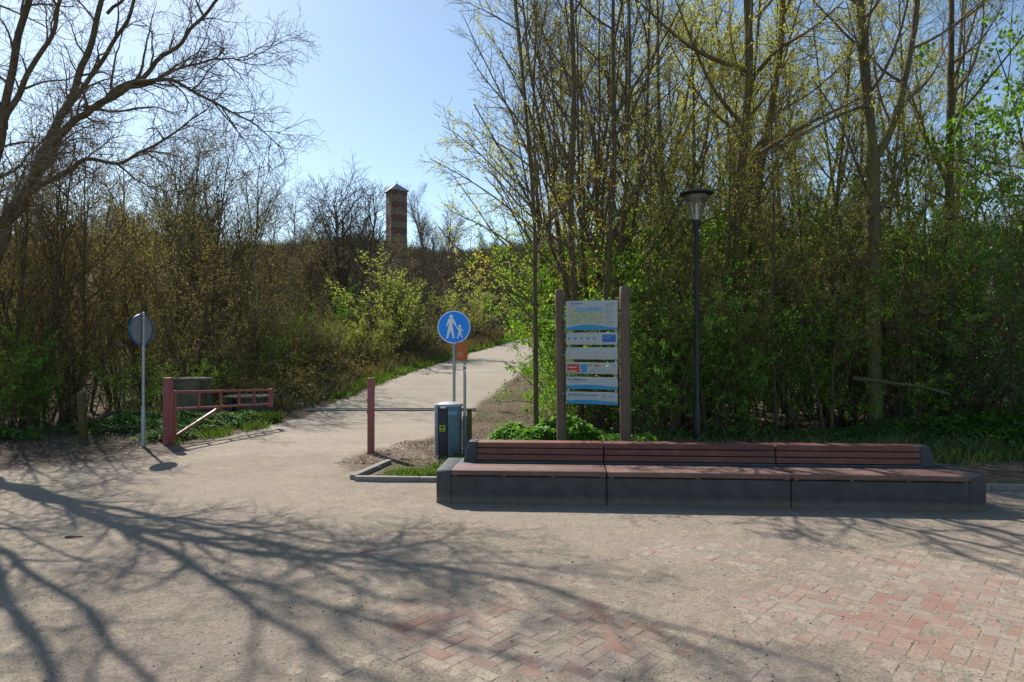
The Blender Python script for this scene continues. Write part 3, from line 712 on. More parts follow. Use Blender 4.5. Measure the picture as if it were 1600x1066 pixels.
# post tops in the picture give the heights
bpost(-.105, 2.83, .078, lean=R(-1.0)); bpost(IW + .105, 2.84, .088, lean=R(-.3))
def rz(py, d=11.2): return EYE - (py - HOR) * d / F - zg
rows = [(471.5, 516.3), (520.3, 538.6), (542.9, 561.2), (565.9, 583.2), (588.2, 606.5), (611, 629.5)]
def quad(mb, x0, x1, z0, z1, y, idx): mb.box(((x0 + x1) / 2, y, (z0 + z1) / 2), (x1 - x0, .0016, z1 - z0), 0, idx=idx)
pmats = [M['pink'], M['pblue'], M['plight'], M['pgrey'], M['pnavy'], M['pred'], M['pyellow'], M['pgreen'], M['pblack'], M['pbrown'], M['signwhite'], M['map'], M['panel']]
plabels = ['large top panel with a coloured coast map', 'narrow panel with five round dark blue symbols and a blue block', 'narrow panel with a row of six faint symbols', 'narrow panel with a red block and small coloured flags', 'narrow panel with blue heading and blue wave band', 'lowest panel with blue heading, small arrow and blue wave band']
for k_, (ya, yb) in enumerate(rows):
    zt_, zb_ = rz(ya), rz(yb); hh = zt_ - zb_
    t = MB(); t.box((IW / 2, -.08, (zt_ + zb_) / 2), (IW, .022, hh), .003); pn = t.build('panel', M['panel'], ib); pn['label'] = plabels[k_]
    t = MB(); y = -.0922; W = IW
    def wave(t, h0, h1):
        n_ = 24; top = [(i / n_ * W, zb_ + h0 + (h1 - h0) * math.sin(math.pi * min(1, i / n_ * 1.15)) ** 1.0) for i in range(n_ + 1)]
        t.prism([(0.002, zb_ + .002), (W - .002, zb_ + .002)] + [(min(max(u, .002), W - .002), z) for u, z in reversed(top)], 'y', y - .0008, y + .0005, 0, 1)
        for i in range(12):
            u0 = W * (.42 + .028 * i); 
            t.box((u0, y - .0016, zb_ + h1 - .002 - i * (h1 - .012) / 12), (W * .030, .0008, .0035), 0, Matrix.Rotation(R(9), 4, 'Y'), idx=2)
            t.box((W * (.80 + .010 * i), y - .0016, zb_ + .004 + i * h1 / 12), (.005, .0008, h1 / 11), 0, Matrix.Rotation(R(38), 4, 'Y'), idx=2)
    if k_ == 0:
        wave(t, .035, .085)
        quad(t, .03, .625 * W / .865 * .995, zb_ + .095, zt_ - .145, y, 11)
        quad(t, .175, .62, zt_ - .172, zt_ - .105, y - .0012, 2)
        quad(t, .03, .17, zt_ - .165, zt_ - .112, y - .0012, 11)
        add_text(t, 'i  Zoutelande', .048, .028, zt_ - .055, y - .001, 0, bold=.002)
        add_text(t, 'Bezoekersinformatie', .018, .03, zt_ - .090, y - .001, 3)
        add_text(t, 'Noordzee  strand', .022, .39, zt_ - .138, y - .003, 0)
        for b_ in range(4):
            for l_ in range(5): quad(t, .655, .655 + .16 * (1, .8, .95, .7, .88)[l_], zt_ - .055 - b_ * .095 - l_ * .015, zt_ - .048 - b_ * .095 - l_ * .015, y, 3)
        rr = random.Random(3)
        for i in range(26):
            u = rr.uniform(.05, .60); z = rr.uniform(zb_ + .11, zt_ - .18); s = rr.uniform(.006, .012)
            quad(t, u, u + s, z, z + s * 1.4, y - .0014, rr.choice([0, 4, 5, 9, 8, 3]))
    elif k_ == 1:
        for i in range(5):
            c_ = (.05 + i * .108, zb_ + hh * .52); disc(t, .021, y - .0008, y + .0004, 4, 20, c_)
            disc(t, .010, y - .0026, y - .0012, 12, 12, (c_[0] + (-.003, .0, .004, .004, 0)[i], c_[1] + .003))
            quad(t, c_[0] - .02, c_[0] + .02, zb_ + .035, zb_ + .042, y, 3)
        quad(t, .615, .835, zb_ + .04, zt_ - .035, y, 4)
        for l_ in range(3): quad(t, .63, .80 - .03 * l_, zt_ - .06 - l_ * .022, zt_ - .053 - l_ * .022, y - .0014, 2)
        quad(t, .02, .2, zt_ - .022, zt_ - .016, y, 3)
    elif k_ == 2:
        for i in range(6):
            u = .045 + i * .152; z = zb_ + hh * .55; ci = (9, 8, 9, 8, 9, 9)[i]
            if i % 3 == 1: t.prism([(u - .014, z - .012), (u + .014, z - .012), (u + .014, z + .004), (u, z + .018), (u - .014, z + .004)], 'y', y - .0008, y + .0004, 0, 3)
            elif i % 3 == 2: quad(t, u - .018, u + .018, z - .003, z + .003, y, ci); quad(t, u - .018, u - .012, z - .014, z, y - .001, 3); quad(t, u + .012, u + .018, z - .014, z, y - .001, 3)
            else: quad(t, u - .013, u + .013, z + .008, z + .013, y, ci); quad(t, u - .003, u + .003, z - .014, z + .008, y - .001, 9); quad(t, u - .013, u + .013, z - .016, z - .012, y, 3)
            quad(t, u - .025, u + .03, zb_ + .045, zb_ + .052, y, 3)
        quad(t, .02, .24, zt_ - .022, zt_ - .016, y, 3)
    elif k_ == 3:
        quad(t, .02, .235, zb_ + .02, zt_ - .03, y, 5)
        for l_ in range(4): quad(t, .035, .20 - .02 * (l_ % 2), zt_ - .055 - l_ * .03, zt_ - .047 - l_ * .03, y - .0014, 10 if l_ % 2 else 9)
        quad(t, .255, .355, zb_ + .02, zt_ - .03, y, 1); quad(t, .262, .28, zb_ + .04, zb_ + .065, y - .0014, 6)
        z = zt_ - .048
        fl = [(9, 6), (7, 10), (9, 5), (6, 7), (6, 3), (10, 10), (8, 10), (4, 10)]
        for i, (c1, c2) in enumerate(fl):
            u = .375 + i * .059; quad(t, u, u + .044, z - .017, z + .017, y, c1)
            if i == 6: quad(t, u, u + .022, z, z + .017, y - .0014, c2); quad(t, u + .022, u + .044, z - .017, z, y - .0014, c2)
            else: quad(t, u + .008, u + .036, z - .007, z + .007, y - .0014, c2)
        for l_ in range(3): quad(t, .40, .80 - .06 * l_, zb_ + .03 + l_ * .018, zb_ + .036 + l_ * .018, y, 3)
    elif k_ == 4:
        wave(t, .045, .068)
        add_text(t, 'Uitkijktoren', .052, .095, zt_ - .062, y - .001, 0, bold=.002)
        quad(t, .03, .075, zt_ - .045, zt_ - .036, y, 0); quad(t, .066, .075, zt_ - .085, zt_ - .045, y, 0)
        t.prism([(.022, zt_ - .040), (.042, zt_ - .025), (.042, zt_ - .056)], 'y', y - .0018, y - .001, 0, 0)
        quad(t, .11, .24, zt_ - .092, zt_ - .086, y, 3)
    else:
        wave(t, .045, .068)
        add_text(t, 'Strandpaviljoen de Zeester', .046, .03, zt_ - .062, y - .001, 0, bold=.002)
        quad(t, .62, .628, zt_ - .105, zt_ - .045, y, 0); quad(t, .62, .655, zt_ - .050, zt_ - .043, y - .001, 0)
        t.prism([(.652, zt_ - .032), (.652, zt_ - .06), (.670, zt_ - .046)], 'y', y - .0018, y - .001, 0, 0)
        add_text(t, '400 meter', .022, .735, zt_ - .07, y - .001, 0)
        quad(t, .03, .2, zt_ - .09, zt_ - .084, y, 3)
    t.build('print', pmats, pn, 20)
for u in (.035, IW - .035): MB().box((u, -.055, (rz(471) + rz(629)) / 2), (.035, .026, rz(471) - rz(629) - .02), .003).build('mounting_rail', M['galv'], ib)
for k_ in range(3):
    z = rz((495, 555, 615)[k_]); t = MB(); t.box((IW / 2, -.048, z), (IW + .18, .02, .035), .003); t.build('crossbar', M['steel'], ib)

# ------------------------------------------------------------------ old concrete things at the left
x, y = -8.5, 18.0
wr_ = empty('concrete_ring', (x, y, tz(x, y)), 0, 'weathered round concrete well ring behind the open red gate', 'well ring')
t = MB(); t.lathe([(.53, -.2), (.53, 1.13), (.52, 1.15)], 40); t.build('cylinder_wall', M['oldcon'], wr_)
t = MB(); t.lathe([(.555, 1.152), (.56, 1.16), (.56, 1.185), (.54, 1.20), (0, 1.205)], 40); t.build('cover_slab', M['oldcon'], wr_)
t = MB(); t.box((.50, -.28, .53), (.12, .10, 1.28), .01); t.build('side_post', M['bark'], wr_)
x, y = -7.15, 18.9
bxo = empty('concrete_trough', (x, y, tz(x, y)), R(-6), 'low dark concrete box with a flat lid under the far end of the gate', 'concrete box')
t = MB(); t.box((.05, 0, .24), (.72, .8, .62), .02); t.build('box_body', M['darkcon'], bxo)
t = MB(); t.box((-.12, 0, .585), (1.15, .95, .06), .012); t.build('lid', M['oldcon'], bxo)
t = MB(); t.box((-.5, 0, .24), (.12, .7, .6), .02); t.build('side_wall', M['darkcon'], bxo)
o = MB().box((0, 0, 0), (1.3, .5, .10), .02).build('concrete_slab', M['kerb']); o.location = (-6.9, 20.8, tz(-6.9, 20.8) + .04); o.rotation_euler = (0, 0, R(-12))
tag(o, 'loose flat concrete slab lying on the soil left of the drain', 'slab')
o = MB().box((0, 0, .45), (.13, .13, 1.1), .012).build('wooden_post', M['mossywood']); o.location = (-9.15, 14.6, tz(-9.15, 14.6)); o.rotation_euler = (R(2), R(-2), 0)
tag(o, 'squat dark wooden post in the undergrowth at far left', 'post')

# ------------------------------------------------------------------ watch tower
tx0, ty0 = -20.0, 118.0
tzb = tz(tx0, ty0) - 2.0; ez = 28.6
tw = empty('watch_tower', (tx0, ty0, tzb), R(28.7), 'square observation tower banded in dark red and tan on the wooded dune', 'tower')
a = 2.85; hh = ez - tzb; bh = 1.12
t = MB(); z = hh; i = 0
while z > 0:
    hb = (.85 if i == 0 else bh) ; z0_ = max(0, z - hb)
    s = a + (.02 if i % 2 == 0 else 0)
    t.box((0, 0, (z + z0_) / 2), (s, s, z - z0_), 0, idx=i % 2); z = z0_; i += 1
t.build('wall', [M['tile'], M['tan']], tw)
t = MB(); e_ = a / 2 + .32
t.hull([(-e_, -e_, hh - .04), (e_, -e_, hh - .04), (e_, e_, hh - .04), (-e_, e_, hh - .04)], [(-.02, -.02, hh + 1.45), (.02, -.02, hh + 1.45), (.02, .02, hh + 1.45), (-.02, .02, hh + 1.45)])
rf = t.build('roof', M['zinc'], tw, 10)
t = MB(); t.tube((0, 0, hh + 1.4), (0, 0, hh + 1.85), .04, 8); t.build('finial', M['zinc'], rf)
for zz in (hh - .45, hh - 3.3):
    t = MB()
    for (cx_, cz, sx3, sz3) in ((0, .345, .46, .04), (0, -.345, .46, .04), (-.21, 0, .04, .65), (.21, 0, .04, .65)): t.box((cx_ + .1, -a / 2 - .03, zz + cz), (sx3, .08, sz3))
    wd = t.build('window', M['frame'], tw)
    t = MB(); t.box((.1, -a / 2 - .02, zz), (.38, .03, .65)); t.build('pane', M['glassdark'], wd)

# ------------------------------------------------------------------ tree generator
def polyline(rng, p, d, L, n, wob, up, droop=0.0):
    ds = d[None] + np.cumsum(rng.randn(n, 3) * wob, 0); tt = np.linspace(0, 1, n)[:, None]
    ds = ds + tt * np.array([0, 0, up]) - (tt ** 2) * np.array([0, 0, droop])
    ds /= np.linalg.norm(ds, axis=1, keepdims=True)
    return np.vstack([p[None], p[None] + np.cumsum(ds * (L / n), 0)]), ds
def perp(rng, d):
    v = rng.randn(3); v -= v.dot(d) * d; return v / (np.linalg.norm(v) + 1e-9)
class Tree:
    def __init__(s, seed, P):
        s.rng = np.random.RandomState(seed); s.P = P; s.lv = [[] for _ in range(5)]; s.tips = []
    def limb(s, p, d, L, r0, r1, l):
        P, rng = s.P, s.rng; n = P['n'][l]
        pts, ds = polyline(rng, p, d, L, n, P['wob'][l], P['up'][l], P.get('droop', [0] * 5)[l])
        rad = r0 + (r1 - r0) * np.linspace(0, 1, n + 1) ** P.get('tap', .9)
        s.put(pts, rad, l); s.kids(pts, ds, rad, L, l)
    def put(s, pts, rad, l):
        s.lv[l].append((pts, rad))
    def kids(s, pts, ds, rad, L, l):
        P, rng = s.P, s.rng
        if l + 1 >= P['levels']: return
        k = P['k'][l]; k = max(1, int(round(k * rng.uniform(.8, 1.2) * (min(1.3, L / P['ref'][l]) if P.get('ref') else 1))))
        t0 = P['t0'][l]; ts = np.sort(t0 + (1 - t0) * (np.arange(k) + rng.rand(k)) / k)
        n = len(pts) - 1
        for t in ts:
            u = min(t * n, n - 1e-4); i = int(u); f = u - i; p = pts[i] * (1 - f) + pts[i + 1] * f; d = ds[min(i, n - 1)]
            rl = rad[i] * (1 - f) + rad[i + 1] * f
            ang = R(P['ang'][l]) * rng.uniform(.65, 1.3); q = perp(rng, d)
            if l >= 1 and P.get('flat'): q[2] = q[2] * .6 + .25; q /= np.linalg.norm(q)
            nd = d * math.cos(ang) + q * math.sin(ang); nd /= np.linalg.norm(nd)
            Lc = P['len'][l + 1] * rng.uniform(.6, 1.25) * (1 - P['fall'][l] * (t - t0) / (1 - t0 + 1e-6))
            rc = min(P['r'][l + 1] * rng.uniform(.75, 1.25) * (Lc / P['len'][l + 1]) ** .7, rl * .8)
            s.limb(p, nd, Lc, rc, max(rc * .3, P['rmin']), l + 1)
def tubes(polys, sides):
    by = {}
    for p, r in polys: by.setdefault(len(p), []).append((p, r))
    Vs, Qs, off = [], [], 0
    an = np.arange(sides) * 2 * math.pi / sides
    for n, lst in by.items():
        Pp = np.array([a for a, _ in lst]); Rr = np.array([b for _, b in lst])
        T = np.gradient(Pp, axis=1); T /= np.linalg.norm(T, axis=2, keepdims=True) + 1e-9
        m = T.mean(1); ref = np.eye(3)[np.argmin(np.abs(m), 1)][:, None, :]
        A1 = np.cross(T, ref); A1 /= np.linalg.norm(A1, axis=2, keepdims=True) + 1e-9; B1 = np.cross(T, A1)
        V = Pp[:, :, None, :] + Rr[:, :, None, None] * (A1[:, :, None, :] * np.cos(an)[None, None, :, None] + B1[:, :, None, :] * np.sin(an)[None, None, :, None])
        idx = off + np.arange(V.shape[0] * n * sides).reshape(V.shape[0], n, sides)
        j = np.roll(idx, -1, 2)
        Q = np.stack([idx[:, :-1], j[:, :-1], j[:, 1:], idx[:, 1:]], -1).reshape(-1, 4)
        Vs.append(V.reshape(-1, 3)); Qs.append(Q); off += V.shape[0] * n * sides
    if not Vs: return np.zeros((0, 3)), np.zeros((0, 4), int)
    return np.vstack(Vs), np.vstack(Qs)
def leaf_quads(rng, P0, size, wd=.32, up=.2, spread=.02):
    n = len(P0); a = rng.randn(n, 3); a[:, 2] += up; a /= np.linalg.norm(a, axis=1, keepdims=True)
    b = np.cross(a, rng.randn(n, 3)); b /= np.linalg.norm(b, axis=1, keepdims=True) + 1e-9
    s = size * rng.uniform(.55, 1.35, n)[:, None]; P0 = P0 + rng.randn(n, 3) * spread
    nrm = np.cross(a, b)
    V = np.stack([P0, P0 + a * s * .5 + b * s * wd + nrm * s * .08, P0 + a * s, P0 + a * s * .5 - b * s * wd + nrm * s * .08], 1).reshape(-1, 3)
    Q = np.arange(4 * n).reshape(n, 4); return V, Q, np.repeat(np.clip(rng.rand(n) * .8 + .2 * rng.rand(), 0, 1), 4)
def join(parts):
    Vs, Qs, ms, rs_, off = [], [], [], [], 0
    for V, Q, m, r in parts:
        if len(V) == 0: continue
        Vs.append(V); Qs.append(Q + off); ms.append(np.full(len(Q), m)); rs_.append(r if r is not None else np.zeros(len(V))); off += len(V)
    return np.vstack(Vs), np.vstack(Qs), np.concatenate(ms), np.concatenate(rs_)
def sample_twigs(rng, polys, per, f0=.25):
    out = []
    for p, r in polys:
        n = rng.poisson(per)
        if n == 0: continue
        u = (f0 + (1 - f0) * rng.rand(n)) * (len(p) - 1.001); i = u.astype(int); f = (u - i)[:, None]
        out.append(p[i] * (1 - f) + p[i + 1] * f)
    return np.vstack(out) if out else np.zeros((0, 3))
def make_meshes(T, name, bark, twig, leaf, leafsize, per, trunk_lv=2, wd=.32, clump=1, hfun=None, stem_leaf=0):
    P = T.P; rng = T.rng
    tp = [tubes(T.lv[l], (9, 6, 4, 3, 3)[l]) for l in range(P['levels'])]
    v, q, m, r = join([(a, b, 0, None) for a, b in tp[:trunk_lv]])
    tm = mesh_np(name + '_trunk', v, q, [bark], m, r, True)
    parts = [(a, b, 0, None) for a, b in tp[trunk_lv:]]
    if leaf is not None and per > 0:
        pts = sample_twigs(rng, T.lv[P['levels'] - 1], per)
        if stem_leaf: pts = np.vstack([pts, sample_twigs(rng, T.lv[P['levels'] - 2], stem_leaf)])
        if hfun is not None: pts = pts[rng.rand(len(pts)) < hfun(pts)]
        if clump > 1: pts = np.repeat(pts, clump, 0)
        if len(pts):
            a, b, rr = leaf_quads(rng, pts, leafsize, wd, spread=.02 if clump == 1 else leafsize * .5); parts.append((a, b, 1, rr))
    v, q, m, r = join(parts)
    cm = mesh_np(name + '_crown', v, q, [twig] + ([leaf] if leaf else []), m, r, False)
    return tm, cm
def new_tree(name, meshes, loc, label, cat, group, rz=0, s=1.0, parts=('trunk', 'crown')):
    r = empty(name, loc, rz, label, cat, group); r.scale = (s, s, s)
    for pn, me in zip(parts, meshes): link(pn, me, r)
    return r
def copy_tree(src, loc, rz, s, label, group=None):
    r = src.copy(); C.objects.link(r); r.location = loc; r.rotation_euler = (0, 0, rz); r.scale = s if isinstance(s, tuple) else (s, s, s); r['label'] = label
    if group: r['group'] = group
    for ch in list(src.children):
        c = ch.copy(); C.objects.link(c); c.parent = r
    return r
used = {}
def place(key, name, meshes, x, y, label, cat, group, rz, s, dz=0):
    loc = (x, y, tz(x, y) - .03 + dz)
    if key not in used:
        used[key] = new_tree(name, meshes, loc, label, cat, group, rz, 1.0); used[key].scale = s if isinstance(s, tuple) else (s, s, s); return used[key]
    return copy_tree(used[key], loc, rz, s, label, group)
V3 = lambda *a: np.array(a, float)

def stems_tree(seed, P, stems, h, r, lean=.15, spread=.15):
    T = Tree(seed, P); rg = T.rng
    for i in range(stems):
        a = rg.uniform(0, 6.28); k_ = lean * rg.uniform(.3, 1.2) if stems > 1 else lean * .3
        d = V3(math.cos(a) * k_, math.sin(a) * k_, 1); d /= np.linalg.norm(d)
        rr = r * rg.uniform(.65, 1.15) if stems > 1 else r
        T.limb(V3(math.cos(a) * spread * (stems > 1), math.sin(a) * spread * (stems > 1), -.15), d, h * rg.uniform(.8, 1.08), rr, rr * .16, 0)
    return T
# tall budding woodland trees
P_TALL = dict(levels=4, n=[16, 9, 6, 4], wob=[.035, .09, .12, .15], up=[.1, .9, .5, .2], k=[16, 7, 5, 0], t0=[.25, .15, .12, 0],
              ang=[48, 42, 45, 40], len=[13, 3.4, 1.15, .42], fall=[.55, .45, .3, 0], r=[.1, .034, .010, .0045], rmin=.0028)
P_FORK = dict(P_TALL, k=[16, 10, 6, 0], ang=[40, 45, 45, 40], len=[13, 3.8, 1.3, .45])
P_THIN = dict(P_TALL, k=[16, 7, 6, 0], len=[9, 2.0, .8, .35], r=[.05, .018, .008, .004], up=[.1, .5, .4, .2], ang=[55, 45, 45, 40])
P_SCRUB = dict(levels=4, n=[12, 8, 5, 3], wob=[.06, .12, .15, .18], up=[.15, .6, .35, .1], k=[10, 7, 5, 0], t0=[.1, .12, .1, 0],
               ang=[42, 45, 48, 45], len=[6.5, 2.3, .85, .36], fall=[.5, .4, .3, 0], r=[.05, .020, .009, .0052], rmin=.0035)
P_HAW = dict(levels=4, n=[9, 7, 5, 3], wob=[.09, .14, .16, .2], up=[.15, .3, .2, .1], k=[8, 5, 4, 0], t0=[.08, .1, .1, 0],
             ang=[55, 55, 50, 50], len=[4, 1.8, .7, .28], fall=[.35, .35, .3, 0], r=[.035, .014, .006, .0035], rmin=.0022)
P_FAR = dict(levels=3, n=[8, 6, 4], wob=[.07, .12, .15], up=[.1, .5, .3], k=[12, 9, 0], t0=[.15, .1, 0], ang=[40, 42, 40],
             len=[6.5, 2.4, 1.0], fall=[.5, .4, 0], r=[.07, .03, .016], rmin=.012)
P_BIGFAR = dict(levels=4, n=[12, 9, 6, 4], wob=[.05, .1, .13, .16], up=[.1, .75, .3, .1], k=[16, 11, 7, 0], t0=[.18, .12, .1, 0],
                ang=[45, 45, 45, 42], len=[9.5, 4.6, 1.7, .7], fall=[.45, .4, .3, 0], r=[.17, .06, .022, .011], rmin=.008)
P_WIL = dict(levels=3, n=[9, 7, 4], wob=[.05, .07, .1], up=[.1, .5, .4], k=[14, 9, 0], t0=[.1, .12, 0], ang=[26, 28, 35],
             len=[4.6, 1.9, .6], fall=[.45, .35, 0], r=[.04, .014, .007], rmin=.005)

MS = {}
def reg(key, T, bark, twig, leaf, ls, per, **kw): MS[key] = make_meshes(T, key, M[bark], M[twig], M[leaf] if leaf else None, ls, per, **kw)
for i in range(3): reg('tall%d' % i, stems_tree(10 + i, P_TALL, (1, 2, 3)[i], 13.5, .12, .16, .18), 'bark_mossy', 'twig', 'bud', .050, 3.4, clump=3)
for i in range(2): reg('cluster%d' % i, stems_tree(20 + i, dict(P_TALL, k=[13, 8, 6, 0]), (5, 4)[i], 12.5, .085, .20, .28), 'bark', 'twig_grey', 'bud', .034, 1.2)
for i in range(2): reg('thin%d' % i, stems_tree(30 + i, P_THIN, (1, 2)[i], 8.5, .055, .12, .1), 'bark', 'twig', 'bud', .040, 2.0, clump=2)
for i in range(3): reg('scrub%d' % i, stems_tree(40 + i, P_SCRUB, 4 + i, 6.6, .055, .35, .2), 'bark', 'twig_left', 'olive', .048, 2.8)
for i in range(3): reg('haw%d' % i, stems_tree(50 + i, P_HAW, 5, 3.9, .035, .5, .2), 'bark', 'twig', 'fresh', .056, 4.4, stem_leaf=4, wd=.38, clump=2)
for i in range(2): reg('left%d' % i, stems_tree(75 + i, P_HAW, 6, 3.7, .035, .55, .25), 'bark', 'twig', 'leftleaf', .045, 3.4, stem_leaf=3, wd=.36)
for i in range(2): reg('dark%d' % i, stems_tree(55 + i, P_HAW, 6, 3.6, .035, .6, .25), 'bark', 'twig', 'deep', .056, 4.0, stem_leaf=4, wd=.4)
for i in range(3): reg('far%d' % i, stems_tree(60 + i, P_FAR, 4, 6.2, .07, .35, .3), 'twig_grey', 'twig_grey', 'brownleaf', .10, .35 + .35 * i, trunk_lv=1)
for i in range(2): reg('bigfar%d' % i, stems_tree(66 + i, P_BIGFAR, 2, 11.0, .2, .22, .2), 'bark', 'twig_grey', 'olive', .06, .25, trunk_lv=2)
reg('mid', stems_tree(84, dict(P_BIGFAR, k=[17, 8, 5, 0], t0=[.12, .12, .1, 0], len=[10, 3.6, 1.4, .6], r=[.12, .04, .015, .008], rmin=.005), 3, 9.6, .12, .2, .2), 'bark', 'twig', 'olive', .05, 2.2, trunk_lv=2)
reg('lone', stems_tree(83, dict(P_BIGFAR, k=[20, 9, 6, 0], t0=[.15, .12, .1, 0], len=[10, 4.4, 1.8, .75], ang=[38, 42, 42, 40], fall=[.5, .4, .3, 0]), 3, 9.6, .17, .14, .15), 'bark', 'twig_grey', 'olive', .06, .2, trunk_lv=2)
for i in range(2): reg('wil%d' % i, stems_tree(70 + i, P_WIL, 9, 4.4, .04, .55, .35), 'twig', 'twig', 'willow', .085, 8.5, wd=.24, trunk_lv=1, stem_leaf=3)

# ------------------------------------------------------------------ the big bare tree at the left
def W3(px, py, d): return V3((px - 800) / F * d, d, EYE + (HOR - py) * d / F)
P_OAK = dict(levels=4, n=[14, 10, 7, 4], wob=[.05, .13, .17, .2], up=[0, .1, .1, .1], droop=[0, .25, .25, 0], k=[0, 7, 5, 0], t0=[.1, .15, .1, 0],
             ang=[42, 48, 50, 48], len=[8, 1.75, .8, .32], fall=[.3, .35, .3, 0], r=[.12, .021, .0085, .0044], rmin=.003)
T = Tree(5, P_OAK)
def spline(pts, n):
    pts = np.array(pts); s = np.concatenate([[0], np.cumsum(np.linalg.norm(np.diff(pts, axis=0), axis=1))]); u = np.linspace(0, s[-1], n)
    lin = np.stack([np.interp(u, s, pts[:, i]) for i in range(3)], 1)
    for _ in range(3): lin[1:-1] = (lin[:-2] + 2 * lin[1:-1] + lin[2:]) / 4
    return lin
def guide(pts, r0, r1, k, lenf=1.0, n=24, t0=.1):
    p = spline(pts, n); nz = T.rng.randn(n, 3) * .06; nz[1:-1] = (nz[:-2] + 2 * nz[1:-1] + nz[2:]) / 4; nz[1:-1] = (nz[:-2] + 2 * nz[1:-1] + nz[2:]) / 4; nz[0] = nz[-1] = 0; p += nz; r0 *= .70; r1 *= .66
    rad = r0 + (r1 - r0) * np.linspace(0, 1, n) ** .8
    T.lv[0].append((p, rad)); ds = np.diff(p, axis=0); L = np.linalg.norm(ds, axis=1).sum(); ds = ds / np.linalg.norm(ds, axis=1, keepdims=True); ds = np.vstack([ds, ds[-1:]])
    P = T.P; rg = T.rng
    for q in range(k):
        t = t0 + (1 - t0) * (q + rg.rand()) / k; i = min(int(t * (n - 1)), n - 2); d = ds[i]; ang = R(45) * rg.uniform(.6, 1.3)
        nd = d * math.cos(ang) + perp(rg, d) * math.sin(ang)
        Lc = P['len'][1] * rg.uniform(.5, 1.3) * lenf * (1.15 - .5 * t); rc = min(.03 * Lc / 1.9 + .006, rad[i] * .75)
        T.limb(p[i], nd, Lc, rc, .005, 1)
    # tip spray
    for q in range(3):
        T.limb(p[-1], ds[-1] + T.rng.randn(3) * .35, .8 * lenf, r1, .004, 2)
D0 = 14.0
guide([V3(-11.6, 13.6, -.3), W3(-60, 560, 13.8), W3(-38, 450, 13.9), W3(5, 350, 14)], .36, .24, 3, .8, 16, .5)
guide([W3(5, 350, 14), W3(50, 285, 14.2), W3(85, 215, 14.4), W3(118, 120, 14.4), W3(140, 60, 14.5), W3(158, 0, 14.6), W3(180, -130, 14.8)], .16, .05, 15, .9, 30)
guide([W3(62, 265, 14.2), W3(95, 205, 13.9), W3(135, 168, 13.6), W3(175, 150, 13.4), W3(215, 132, 13.2), W3(262, 122, 13.0), W3(310, 148, 12.9), W3(355, 172, 12.8), W3(400, 192, 12.8), W3(432, 225, 12.7)], .125, .012, 24, .72, 36)
guide([W3(130, 170, 13.6), W3(180, 138, 13.8), W3(240, 98, 14.0), W3(285, 62, 14.3), W3(320, 25, 14.5), W3(345, -30, 14.8), W3(380, -110, 15)], .085, .03, 14, .8, 30)
guide([W3(205, 135, 13.2), W3(250, 122, 13.2), W3(290, 102, 13.3), W3(330, 92, 13.4), W3(375, 90, 13.4), W3(425, 82, 13.4)], .055, .010, 15, .65, 26)
guide([W3(15, 345, 14), W3(55, 300, 13.7), W3(95, 268, 13.4), W3(150, 246, 13.1), W3(200, 252, 12.9), W3(245, 222, 12.8), W3(285, 195, 12.7), W3(330, 160, 12.6)], .10, .012, 20, .72, 32)
guide([W3(-10, 380, 14.1), W3(30, 300, 14.6), W3(70, 230, 15.0), W3(100, 170, 15.4), W3(165, 90, 15.8), W3(200, 20, 16), W3(225, -90, 16.2)], .13, .04, 13, .9, 30)
guide([W3(-60, 460, 13.9), W3(-25, 330, 13.2), W3(-5, 230, 12.9), W3(18, 120, 12.7), W3(35, 30, 12.5), W3(60, -120, 12.3), W3(75, -290, 12.0)], .165, .045, 15, .9, 32)
guide([W3(5, 200, 12.9), W3(40, 120, 12.6), W3(75, 60, 12.3), W3(90, 0, 12), W3(130, -100, 11.6)], .09, .03, 9, .7, 24)
guide([W3(0, 175, 12.9), W3(-40, 60, 13), W3(-90, -60, 13.2), W3(-150, -200, 13.4)], .12, .04, 8, .9, 24)
guide([W3(-60, 500, 13.9), W3(-150, 350, 13.2), W3(-260, 220, 12.6), W3(-380, 100, 12.2)], .18, .05, 9, 1.0, 26)
guide([W3(165, 20, 14.5), W3(215, -30, 14.2), W3(280, -80, 13.8), W3(360, -115, 13.5)], .05, .014, 12, .7, 22)
guide([W3(60, -60, 12.4), W3(120, -120, 12.2), W3(190, -165, 12.0), W3(270, -190, 11.9)], .05, .014, 12, .7, 22)
guide([W3(-60, 20, 13.0), W3(0, -60, 12.6), W3(70, -150, 12.2), W3(130, -240, 12.0)], .055, .016, 12, .7, 22)
guide([W3(-40, 330, 13.3), W3(20, 260, 12.4), W3(70, 215, 11.8), W3(130, 190, 11.3)], .045, .012, 12, .7, 22)
T.P['levels'] = 4
mts = make_meshes(T, 'bare_tree', M['bark'], M['twig_grey'], None, 0, 0, trunk_lv=1)
used['oak'] = new_tree('bare_tree', mts, (0, 0, 0), 'huge leafless tree leaning in from the left edge with long arching boughs', 'tree', None)

